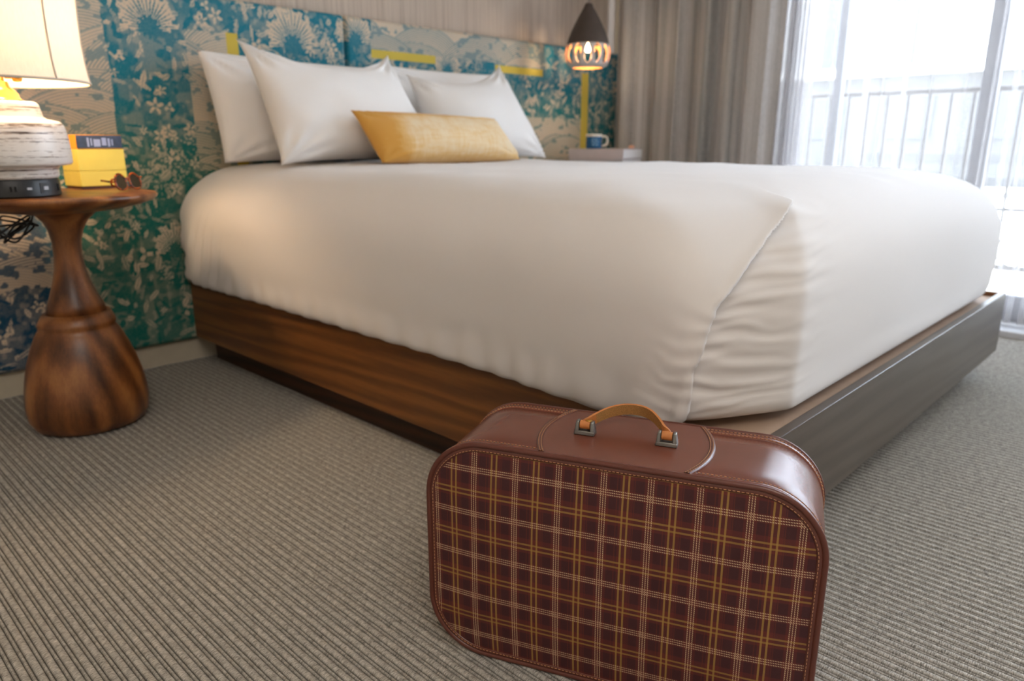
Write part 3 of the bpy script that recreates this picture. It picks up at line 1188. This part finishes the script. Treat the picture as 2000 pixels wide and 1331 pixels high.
# ================================================================== SIDE TABLES
def side_table(loc, label):
    t = thing('side_table', label, 'table', (loc[0], loc[1], 0), 0, 'turned wooden side tables')
    q = MB()
    top = [(0.0, .578), (.10, .578), (.150, .584), (.195, .594), (.222, .603), (.234, .611), (.237, .617), (.232, .623), (.222, .625), (0.0, .625)]
    q.lathe(top, 72)
    q.build('tabletop', M['table_wood'], t)
    q = MB()
    A = [(.120, 0, 0), (.137, .008, 0), (.148, .03, 0), (.151, .06, 0), (.149, .095, 0), (.142, .135, 0), (.131, .18, 0), (.117, .22, 0),
         (.104, .25, 0), (.098, .262, 0), (.0925, .270, 0), (.0915, .276, 0), (.094, .282, .001), (.092, .290, .001), (.087, .300, .002), (.080, .312, .004)]
    A = [(a[0], a[1], a[2]) for a in A]
    q.lathe([(a, z) for a, z, o in A], 64, [(o, 0) for a, z, o in A])
    q.build('base', M['table_wood'], t)
    q = MB()
    S = [(.074, .308, .004), (.066, .335, .004), (.055, .362, .003), (.044, .395, .003), (.0365, .43, .004), (.033, .465, .004), (.0345, .50, .006),
         (.041, .53, .008), (.052, .553, .010), (.066, .568, .011), (.078, .577, .010), (.085, .579, .008)]
    q.lathe([(a, z) for a, z, o in S], 48, [(o, 0) for a, z, o in S])
    q.build('stem', M['table_wood'], t)
    return t


side_table((0.578, 2.18), 'turned walnut side table holding the table lamp and yellow box')
side_table((3.055, 2.26), 'turned wooden side table under the pendant lamp, holding stacked books')

# ---- table lamp
LX, LY, LZ = 0.470, 2.115, 0.6255
lamp = thing('table_lamp', 'lit table lamp with banded white stoneware base and pale shade', 'lamp', (LX, LY, LZ))
q = MB()
q.lathe([(.096, 0), (.100, .003), (.100, .038), (.097, .042), (0, .042)], 64)
pb = q.build('power_base', M['black_plastic'], lamp, angle=40)


def on_cyl(a, z, w, h, rad, t=0.003):
    """small block set on the cylinder of radius rad at angle a"""
    q = MB()
    q.box(-w / 2, w / 2, -t, t, -h / 2, h / 2)
    m = Matrix.Rotation(a + PI / 2, 4, 'Z')
    off = Vector((math.cos(a) * rad, math.sin(a) * rad, z))
    q.v = [tuple(m @ Vector(p) + off) for p in q.v]
    return q


for (deg, w, h, mt) in ((-62, .028, .024, 'black_plastic'), (-62, .012, .008, 'port_white'), (-84, .010, .005, 'port_white'), (-100, .004, .012, 'dark_slot'),
                        (-105, .004, .012, 'dark_slot'), (-36, .010, .016, 'dark_slot')):
    q = on_cyl(math.radians(deg), .021, w, h, .1005 if w < .02 else .0985, 0.0015 if w < .02 else .002)
    q.build('socket', M[mt], pb, smooth=False)
q = MB()
q.lathe([(0, .042), (.098, .042), (.102, .048), (.102, .064), (.106, .070), (.130, .073), (.134, .078), (.134, .10), (.1325, .13), (.130, .150), (.126, .166), (.118, .174),
         (.092, .180), (.086, .185), (.083, .20), (.080, .213), (.074, .218), (0, .218)], 72)
q.build('body', M['stoneware'], lamp)
q = MB()
q.lathe([(0, .217), (.052, .217), (.052, .222), (.046, .226), (.044, .236), (.036, .246), (.030, .250), (.026, .262), (.020, .264), (.018, .30), (.022, .302), (.022, .33), (.016, .335), (0, .335)], 40)
q.build('neck', M['brass'], lamp, angle=50)
q = MB()
q.tube([(.020, -.005, .272), (.040, -.010, .272)], .003, 8)
q.lathe([(0, .262), (.009, .264), (.012, .272), (.009, .280), (0, .282)], 12, [(.044, -.010)] * 5)
q.build('switch', M['brass'], lamp)
q = MB()
q.lathe([(0, .333), (.013, .335), (.014, .342), (.020, .352), (.023, .362), (.020, .374), (.012, .381), (0, .383)], 24)
q.build('bulb', M['bulb'], lamp)
q = MB()
for sg in (-1, 1):
    q.tube(spline([(sg * .020, 0, .30), (sg * .055, 0, .33), (sg * .062, 0, .42), (sg * .04, 0, .50), (0, 0, .535)], 24), .0022, 6)
q.build('harp', M['brass'], lamp)
sh_prof = [(.196, .262), (.1925, .28), (.189, .31), (.1865, .35), (.1865, .40), (.188, .45), (.190, .50), (.193, .55)]
q = MB()
q.lathe(sh_prof, 72, cap=False)
shade = q.build('shade', M['shade'], lamp)
for kk in range(8):
    a = math.radians(-66 + 45 * kk)
    q = MB()
    q.tube([((rr + .0006) * math.cos(a), (rr + .0006) * math.sin(a), z) for rr, z in sh_prof], .0022, 6)
    q.build('seam', M['shade_seam'], shade)
for (rr, z) in (sh_prof[0], sh_prof[-1]):
    q = MB()
    q.tube([(rr * math.cos(2 * PI * i / 72), rr * math.sin(2 * PI * i / 72), z) for i in range(72)], .003, 8, closed=True)
    q.build('rim', M['shade_seam'], shade)
q = MB()
for i in range(3):
    a = 2 * PI * i / 3
    q.tube([(0, 0, .535), (.19 * math.cos(a), .19 * math.sin(a), .545)], .002, 6)
q.build('spider', M['brass'], lamp)
ld = bpy.data.lights.new('table_lamp_light', 'POINT')
ld.energy = 15.0
ld.color = (1.0, 0.70, 0.42)
ld.shadow_soft_size = 0.05
lo = bpy.data.objects.new('table_lamp_light', ld)
lo.location = (0, 0, .40)
lo.parent = lamp
COL.objects.link(lo)

# ---- yellow box
yb = thing('card_box', 'yellow card box with navy label and orange side, beside the lamp', 'box', (0.672, 2.290, 0.6255), math.radians(6))
bw, bdp = .127, .105
box('box_base', 0, bw, 0, bdp, 0.007, .048, M['box_yellow'], yb, 0.001)
box('foot', .003, bw - .003, .003, bdp - .003, 0, .007, M['box_brown'], yb)
lid = box('box_lid', 0, bw, 0, bdp, .0488, .107, M['box_yellow'], yb, 0.001)
band = box('top_band', .0015, bw - .0015, .0015, bdp - .0015, .1072, .146, M['box_orange'], yb, 0.001)
lab = box('front_label', .003, bw - .003, -.0012, .0012, .110, .1445, M['box_navy'], band)
q = MB()
xx = .030
for i, wq in enumerate((.005, .004, .018, .012, .006, .004)):
    q.box(xx, xx + wq, -.0016, -.0010, .114 + .003 * (i % 2), .138 - .002 * (i % 3))
    xx += wq + .004
q.build('label_print', M['box_print'], yb, smooth=False)

# ---- sunglasses, standing on their lower rims, arms folded back
sg = thing('sunglasses', 'tortoiseshell sunglasses lying open on the walnut side table', 'sunglasses', (0.742, 2.125, 0.6255), math.radians(38))
lean = math.radians(14)


def lens_loop(cx, n=28, sx=.024, sz=.021):
    out = []
    for i in range(n):
        a = 2 * PI * i / n
        out.append((cx + sx * math.cos(a), 0, .0235 + sz * math.sin(a) - .002 * math.cos(2 * a)))
    return out


R_ = Matrix.Rotation(-lean, 4, 'X')
for sgn in (-1, 1):
    L = [R_ @ Vector(p) for p in lens_loop(sgn * .031)]
    q = MB()
    q.tube(L, .0028, 8, closed=True)
    rim = q.build('rim', M['tortoise'], sg)
    q = MB()
    c0 = sum(L, Vector()) / len(L)
    nrm = Vector((0, -1, 0))
    ring1 = [tuple(p + nrm * .0008) for p in L]
    ring2 = [tuple(p - nrm * .0008) for p in L]
    q.add(ring1 + ring2, [tuple(range(28)), tuple(range(28, 56))[::-1]] + [(i, (i + 1) % 28, 28 + (i + 1) % 28, 28 + i) for i in range(28)])
    q.build('lens', M['lens'], rim, smooth=False)
    q = MB()
    A = ([(-.056, .002, .034), (-.064, .010, .030), (-.050, .017, .016), (.0, .019, .010), (.055, .021, .006)] if sgn < 0 else
         [(.056, .002, .034), (.063, .012, .034), (.045, .026, .030), (-.02, .030, .024), (-.075, .030, .030)])
    A = [(a, y, max(z, .0035)) for a, y, z in A]
    q.tube(spline(A, 24), .0026, 8)
    q.build('temple', M['tortoise'], sg)
q = MB()
q.tube([R_ @ Vector(p) for p in spline([(-.009, 0, .030), (-.004, -.001, .034), (.004, -.001, .034), (.009, 0, .030)], 10)], .0026, 8)
q.build('bridge', M['tortoise'], sg)

# ---- power cord hanging in a tangle under the table edge
q = MB()
cp = []
rr = random.Random(5)
for i in range(15):
    a = i * 2.05
    cp.append((0.474 + 0.048 * math.cos(a) + rr.uniform(-.012, .012), 2.19 + .03 * math.sin(i * 1.3), 0.540 + 0.030 * math.sin(a * 1.13) + rr.uniform(-.01, .01)))
cp = [(0.43, 2.222, 0.640), (0.41, 2.32, .634), (0.40, 2.43, .62), (0.41, 2.42, .575)] + cp
q.tube(spline(cp, 300), .0026, 7)
cord = q.build('power_cord', M['black_plastic'])
tag(cord, 'black power cord tangled in loops below the walnut table edge', 'cord')

# ---- books, mug, trinket on the far table
SV, EV = Vector((.30, -.954, 0)).normalized(), Vector((.954, .30, 0)).normalized()


def book(corner, L, W, z, h, cover, label, letters=False):
    rz = math.atan2(EV.y, EV.x)
    t = thing('book', label, 'book', (corner[0], corner[1], z), rz, 'books stacked on the far side table')
    # local: x along the short end (EV), y away from the camera (-SV)
    box('cover', 0, W, 0, L, 0, .004, cover, t)
    box('cover', 0, W, 0, L, h - .004, h, cover, t)
    box('spine', -.003, .003, 0, L, 0, h, cover, t, 0.001)
    box('pages', .003, W - .004, .004, L - .004, .004, h - .004, M['paper'], t)
    if letters:
        q = MB()
        y = .03
        i = 0
        while y < L - .03:
            wq = (.010, .016, .012, .020, .014)[i % 5]
            q.box(-.0042, -.0028, y, y + wq, h * .25, h * .75)
            y += wq + (.006 if i % 4 else .018)
            i += 1
        q.build('spine_lettering', M['print_dark'], t, smooth=False)
    return t


book((2.985, 2.125), .275, .325, 0.6255, .0475, M['book_cover_grey'], 'pale grey book with dark spine lettering, lower of the two under the mug', True)
book((2.985, 2.122), .280, .33, 0.6735, .0475, M['book_cover'], 'thick pale pinkish book topmost of the pair, directly beneath the mug')
mg = thing('mug', 'blue mug with white rim and handle standing on the stacked books', 'mug', (2.985, 2.300, 0.7215))
q = MB()
q.lathe([(0, 0), (.036, 0), (.039, .004), (.039, .056), (.0388, .058)], 40, cap=False)
q.build('cup', M['mug_blue'], mg)
q = MB()
q.lathe([(.0392, .0575), (.0395, .068), (.0385, .0695), (.0365, .069), (.036, .006), (0, .006)], 40, cap=False)
q.build('rim', M['mug_white'], mg)
q = MB()
e = Vector((.69, -.72, 0))
q.tube(spline([tuple(e * .036 + Vector((0, 0, .056))), tuple(e * .056 + Vector((0, 0, .058))), tuple(e * .067 + Vector((0, 0, .042))),
               tuple(e * .060 + Vector((0, 0, .020))), tuple(e * .037 + Vector((0, 0, .012)))], 24), .0055, 8)
q.build('handle', M['mug_white'], mg)
q = MB()
va = math.atan2(-.668, -.697)
for (da, z, w) in ((-.25, .044, .012), (.15, .044, .012), (-.3, .032, .010), (.02, .031, .010), (.32, .032, .008), (-.2, .019, .014), (.25, .019, .012)):
    c1 = on_cyl(va + da, z, w, .006, .0388, .0008)
    q.add(c1.v, c1.f)
q.build('lettering', M['print_pale'], mg, smooth=False)
q = MB()
q.lathe([(0, 0), (.012, .001), (.016, .006), (.014, .013), (.006, .017), (0, .018)], 20)
tr_o = q.build('trinket', M['peach'], loc=(3.155, 2.195, 0.7213))
tag(tr_o, 'small round peach trinket on the book near the drape', 'ornament')

# ---- pendant lamp
PS = 0.66
pd = thing('pendant_lamp', 'teardrop pendant lamp with dark cap and cut-out glowing lantern', 'lamp', (2.905, 2.29, 0))
q = MB()
q.lathe([(.147, 1.193), (.147, 1.203), (.138, 1.222), (.120, 1.250), (.097, 1.282), (.073, 1.312), (.050, 1.338), (.035, 1.354), (.028, 1.366), (.024, 1.372), (0, 1.373)], 56, cap=False)
q.v = [(a * PS, b2 * PS, c3) for a, b2, c3 in q.v]
o = q.build('cap', M['pend_cap'], pd)
s_ = o.modifiers.new('thickness', 'SOLIDIFY')
s_.thickness = .004
q = MB()
q.tube([(0, 0, 1.36), (0, 0, ZC - .02)], .0035, 8)
q.build('cord', M['cord_grey'], pd)
q = MB()
q.lathe([(0, ZC - .03), (.05, ZC - .03), (.055, ZC - .002), (0, ZC - .002)], 32)
q.build('canopy', M['pend_cap'], pd, angle=40)
# lantern with teardrop openings, alternately point-up and point-down
lan = [(.144, 1.198), (.152, 1.186), (.158, 1.172), (.160, 1.156), (.158, 1.138), (.152, 1.120), (.142, 1.106), (.126, 1.096), (.106, 1.090)]
lp = [(p.x * PS, p.y) for p in spline([(a, z, 0) for a, z in lan], 46)]
SEG = 280
NH = 14
pts = []
for (rr, z) in lp:
    for i in range(SEG):
        a = 2 * PI * i / SEG
        pts.append((rr * math.cos(a), rr * math.sin(a), z))
fs = []
for j in range(len(lp) - 1):
    z = (lp[j][1] + lp[j + 1][1]) / 2
    v = (z - 1.150) / .045          # -1..1 over an opening
    for i in range(SEG):
        ph = (i + .5) / SEG * NH
        u = (ph % 1.0) - .5
        up = 1 if int(ph) % 2 else -1
        vv = v * up
        hw = .47 * (1 - abs(vv) ** 3) * (0.70 + 0.28 * vv) if abs(vv) < 1 else 0
        if abs(u) < hw:
            continue
        a, b2 = j * SEG + i, j * SEG + (i + 1) % SEG
        c3, d3 = (j + 1) * SEG + (i + 1) % SEG, (j + 1) * SEG + i
        fs.append((a, d3, c3, b2))
lt = mesh_obj('lantern', pts, fs, M['pend_white'], pd)
lt.data.materials.append(M['copper'])
s_ = lt.modifiers.new('thickness', 'SOLIDIFY')
s_.thickness = .004
s_.offset = -1
s_.material_offset = 1
s_.material_offset_rim = 1
q = MB()
q.lathe([(0, 1.160), (.008, 1.161), (.0125, 1.168), (.013, 1.175), (.010, 1.183), (.008, 1.19), (.008, 1.23), (0, 1.23)], 24)
q.build('bulb', M['bulb'], pd)
pl = bpy.data.lights.new('pendant_light', 'POINT')
pl.energy = 1.6
pl.color = (1.0, 0.76, 0.46)
pl.shadow_soft_size = .02
po = bpy.data.objects.new('pendant_light', pl)
po.location = (0, 0, 1.140)
po.parent = pd
COL.objects.link(po)

# ================================================================== SUITCASE (own axes: x along the front, y to the back, z up)
CW, CH, CR, CD = 0.545, 0.347, 0.0905, 0.180
case = thing('suitcase', 'vintage red plaid suitcase with brown trim and tan strap handle, at the bed corner', 'suitcase', (0.725, 0.517, 0.0), -1.1718)


def ring_loft(loops, caps=False):
    """loops: list of (pts2d, y) with equal counts"""
    q = MB()
    n = len(loops[0][0])
    pts = []
    for L, y in loops:
        pts += [(a, y, b2 + CH / 2) for a, b2 in L]
    q.grid(pts, n, len(loops), close_u=True)
    return q


def rr_in(d, nc=14, ns=14):
    return rrect(CW - 2 * d, CH - 2 * d, max(CR - d, .01), nc, ns)


q = ring_loft([(rr_in(.0065), .002), (rr_in(.0042), .005), (rr_in(.0036), .05), (rr_in(.0032), .09), (rr_in(.0036), .13), (rr_in(.0042), CD - .005), (rr_in(.0065), CD - .002)])
q.build('shell', M['case_leather'], case)
for (y, nm) in ((.0030, 'front_piping'), (CD - .003, 'rear_piping')):
    q = MB()
    q.tube([(a, y, b2 + CH / 2) for a, b2 in rr_in(.0042)], .0042, 10, closed=True)
    q.build(nm, M['case_edge'], case)
# front border band, then the plaid panel, slightly domed
q = ring_loft([(rr_in(.0062), .0022), (rr_in(.0075), .0008), (rr_in(.0125), -.0002), (rr_in(.0140), .0004), (rr_in(.0145), .0018)])
q.build('border_band', M['case_edge'], case)
loops = []
dmax = CH / 2 - .012
for i in range(26):
    t = i / 25
    d = .0138 + (dmax - .0138) * t
    L = rr_in(d)
    e = min(1, t)
    y = .0012 - 0.0085 * (1 - (1 - e) ** 2.2)
    loops.append((L, y))
q = ring_loft(loops)
n = len(loops[0][0])
q.f.append(tuple((len(loops) - 1) * n + i for i in range(n)))
q.build('front_panel', M['plaid'], case)
q = MB()
L = rr_in(.0062)
q.add([(a, CD - .002, b2 + CH / 2) for a, b2 in L], [tuple(range(len(L)))])
q.build('back_panel', M['case_back'], case, smooth=False)
# hem strips round the shell
for nm, ya, yb_ in (('front_hem', .0065, .0180), ('rear_hem', CD - .0205, CD - .0065)):
    q = ring_loft([(rr_in(.0040), ya), (rr_in(.0026), ya + .001), (rr_in(.0022), (ya + yb_) / 2), (rr_in(.0022), yb_ - .001), (rr_in(.0040), yb_)])
    q.build(nm, M['case_leather'], case)
# handle patch with bowed ends
zt = CH - .0029


def patch_x(y, sgn, ext=0.0):
    t = (y - .09) / .085
    return sgn * (.0985 + .0225 * (1 - t * t) + ext)


ys = np.linspace(.0065, CD - .0065, 26)


def shell_z(y):
    return CH - .0026


q = MB()
pts = []
for y in ys:
    for f in np.linspace(-1, 1, 9):
        pts.append((patch_x(y, 1) * f, y, shell_z(y) + .0014))
q.grid(pts, 9, len(ys))
q.build('handle_patch', M['case_leather'], case)
for sgn in (-1, 1):
    q = MB()
    path_in = [(patch_x(y, sgn, -.0065), y) for y in ys]
    path_out = [(patch_x(y, sgn, .0022), y) for y in ys]
    pts = []
    for (a, b2) in zip(path_in, path_out):
        for (f, dz) in ((0, .0014), (.08, .0024), (.5, .0028), (.92, .0026), (1.0, -.0004)):
            pts.append((a[0] + (b2[0] - a[0]) * f, a[1], CH - .0026 + dz))
    q.grid(pts, 5, len(ys))
    q.build('patch_welt', M['case_edge'], case)


# stitching
def stitch(q, path, ln=.0036, gap=.0018, w=.0004, up=None):
    path = [Vector(p) for p in path]
    seglen = [0]
    for a, b2 in zip(path, path[1:]):
        seglen.append(seglen[-1] + (b2 - a).length)
    tot = seglen[-1]

    def at(s):
        s = min(max(s, 0), tot - 1e-6)
        i = int(np.searchsorted(seglen, s, side='right')) - 1
        i = min(i, len(path) - 2)
        f = (s - seglen[i]) / max(1e-9, seglen[i + 1] - seglen[i])
        return path[i].lerp(path[i + 1], f), (path[i + 1] - path[i]).normalized()
    s = 0
    while s < tot - ln:
        p, t = at(s + ln / 2)
        nrm = up(p) if up else Vector((0, 0, 1))
        sd = t.cross(nrm).normalized()
        c8 = []
        for dz in (-1, 1):
            for (du_, dv_) in ((-1, -1), (1, -1), (1, 1), (-1, 1)):
                sc = 1.0 if dz < 0 else .75
                c8.append(tuple(p + t * (ln / 2 * du_ * sc) + sd * (w * dv_ * sc) + nrm * (.00045 * dz)))
        q.add(c8, [(0, 3, 2, 1), (4, 5, 6, 7), (0, 1, 5, 4), (1, 2, 6, 5), (2, 3, 7, 6), (3, 0, 4, 7)])
        s += ln + gap


def rad(p):
    x, z = p.x, p.z - CH / 2
    ax, az = abs(x) - (CW / 2 - CR), abs(z) - (CH / 2 - CR)
    if ax > 0 and az > 0:
        v = Vector((math.copysign(ax, x), 0, math.copysign(az, z)))
    elif ax > az:
        v = Vector((math.copysign(1, x), 0, 0))
    else:
        v = Vector((0, 0, math.copysign(1, z)))
    return v.normalized()


q = MB()
for d, y in ((.0020, .0160), (.0020, CD - .0185), (.0020, CD - .0095)):
    L = rr_in(d, 14, 30)
    L.append(L[0])
    stitch(q, [(a, y, b2 + CH / 2) for a, b2 in L], up=rad)
L = rr_in(.0118, 14, 30)
L.append(L[0])
stitch(q, [(a, -.0003, b2 + CH / 2) for a, b2 in L], up=lambda p: Vector((0, -1, 0)))
for sgn in (-1, 1):
    for e in (-.0045, -.0008):
        stitch(q, [(patch_x(y, sgn, e), y, CH + .0002) for y in ys], .0034, .0016)
st_o = q.build('stitching', M['thread'], case, smooth=False)
st_o['kind'] = 'stuff'

# handle brackets: U-shaped with tapering cheeks
HY = .088
HXs = (-.058, .0585)


def bracket(cx):
    q = MB()
    w, dth, hh = .0150, .0085, .0190
    # base plate
    q.add([(cx - w, HY - dth, CH - .001), (cx + w, HY - dth, CH - .001), (cx + w, HY + dth, CH - .001), (cx - w, HY + dth, CH - .001),
           (cx - w * .96, HY - dth * .9, CH + .0055), (cx + w * .96, HY - dth * .9, CH + .0055), (cx + w * .96, HY + dth * .9, CH + .0055), (cx - w * .96, HY + dth * .9, CH + .0055)],
          [(0, 3, 2, 1), (4, 5, 6, 7), (0, 1, 5, 4), (1, 2, 6, 5), (2, 3, 7, 6), (3, 0, 4, 7)])
    for sg in (-1, 1):
        o0, o1 = cx + sg * w * .97, cx + sg * w * .84
        i0, i1 = cx + sg * w * .52, cx + sg * w * .55
        za, zb = CH + .004, CH + hh
        d0, d1 = dth * .92, dth * .62
        q.add([(o0, HY - d0, za), (i0, HY - d0, za), (i0, HY + d0, za), (o0, HY + d0, za),
               (o1, HY - d1, zb), (i1, HY - d1, zb), (i1, HY + d1, zb), (o1, HY + d1, zb)],
              [(0, 3, 2, 1), (4, 5, 6, 7), (0, 1, 5, 4), (1, 2, 6, 5), (2, 3, 7, 6), (3, 0, 4, 7)])
    o = q.build('bracket', M['gunmetal'], case, bevel=.0014, seg=3)
    q = MB()
    q.tube([(cx - w * .6, HY, CH + .0125), (cx + w * .6, HY, CH + .0125)], .0022, 10)
    q.build('pin', M['gunmetal'], o)
    return o


for cx in HXs:
    bracket(cx)
# strap: an arch that has flopped towards the back
la = math.radians(74)
wv_ = Vector((0, math.sin(la), math.cos(la)))
nv_ = Vector((0, -math.cos(la), math.sin(la)))
hd = thing('handle', '', '', (0, 0, 0))
for kx in ('label', 'category'):
    if kx in hd:
        del hd[kx]
hd.parent = case
base_p = Vector((0, HY, CH + .0125))
ctr = [(-.058, -.004), (-.0565, .004), (-.048, .018), (-.032, .037), (-.012, .049), (.010, .051), (.028, .043), (.043, .026), (.054, .008), (.0585, -.004)]
cs = spline([(a, b2, 0) for a, b2 in ctr], 72)
twist = [0.25 + 0.0 * i for i in range(72)]
pts_in, pts_out = [], []
th_ = .0032
for i, p in enumerate(cs):
    a = cs[min(i + 1, 71)] - cs[max(i - 1, 0)]
    a.normalize()
    f = i / 71
    T3 = Vector((a.x, 0, 0)) + wv_ * a.y
    N2 = Vector((-a.y, 0, 0)) + wv_ * a.x      # outward in the arch plane
    W3 = nv_.copy()
    if T3.length > 0:
        T3.normalize()
    # width axis: across the pin at the ends, then turning out of the arch plane
    endw = max(0, 1 - min(f, 1 - f) / .16)
    endw = endw * endw * (3 - 2 * endw)
    Wx = Vector((1, 0, 0))
    wdir = (W3 * (1 - endw) + Wx * endw * (-1 if f < .5 else 1) * -1).normalized()
    if f > .5:
        wdir = (W3 * (1 - endw) + Wx * endw).normalized()
    else:
        wdir = (W3 * (1 - endw) + Wx * -endw).normalized()
    wdir = (wdir - T3 * wdir.dot(T3)).normalized()
    ndir = T3.cross(wdir).normalized()
    c = base_p + Vector((p.x, 0, 0)) + wv_ * p.y
    hw = .0074 + .0014 * math.sin(PI * f)
    pts_in.append([c + wdir * hw * kx + ndir * (-th_ / 2) for kx in (-1, -.5, 0, .5, 1)])
    pts_out.append([c + wdir * hw * kx + ndir * (th_ / 2) for kx in (-1, -.5, 0, .5, 1)])
q = MB()
ringp = []
for a, b2 in zip(pts_in, pts_out):
    ringp += [tuple(v) for v in a] + [tuple(v) for v in b2[::-1]]
q.grid(ringp, 10, 72, close_u=True)
q.f.append(tuple(range(10)))
q.f.append(tuple(71 * 10 + i for i in range(10)))
so = q.build('strap', M['tan_leather'], hd, bevel=0, angle=50)
# suede flesh side
so.data.materials.append(M['suede'])
cen = Vector((0, HY, CH)) + wv_ * .012
for pl_ in so.data.polygons:
    cc = pl_.center
    if pl_.normal.dot(cen - cc) > 0 and abs(cc.x) < .047:
        pl_.material_index = 1
# the turned strap ends round each pin, with a worn brass rivet on one of them
for cx in HXs:
    q = MB()
    q.tube([(cx - .0072, HY, CH + .0125), (cx + .0072, HY, CH + .0125)], .0062, 16)
    q.build('strap_loop', M['tan_leather'], hd, angle=50)
q = MB()
q.lathe([(.0055, 0), (.005, .0012), (.003, .0018), (0, .002)], 16)
o = q.build('rivet', M['brass'], hd, loc=(HXs[0] + .004, HY + .003, CH + .0178), rot=(math.radians(-8), 0, 0))
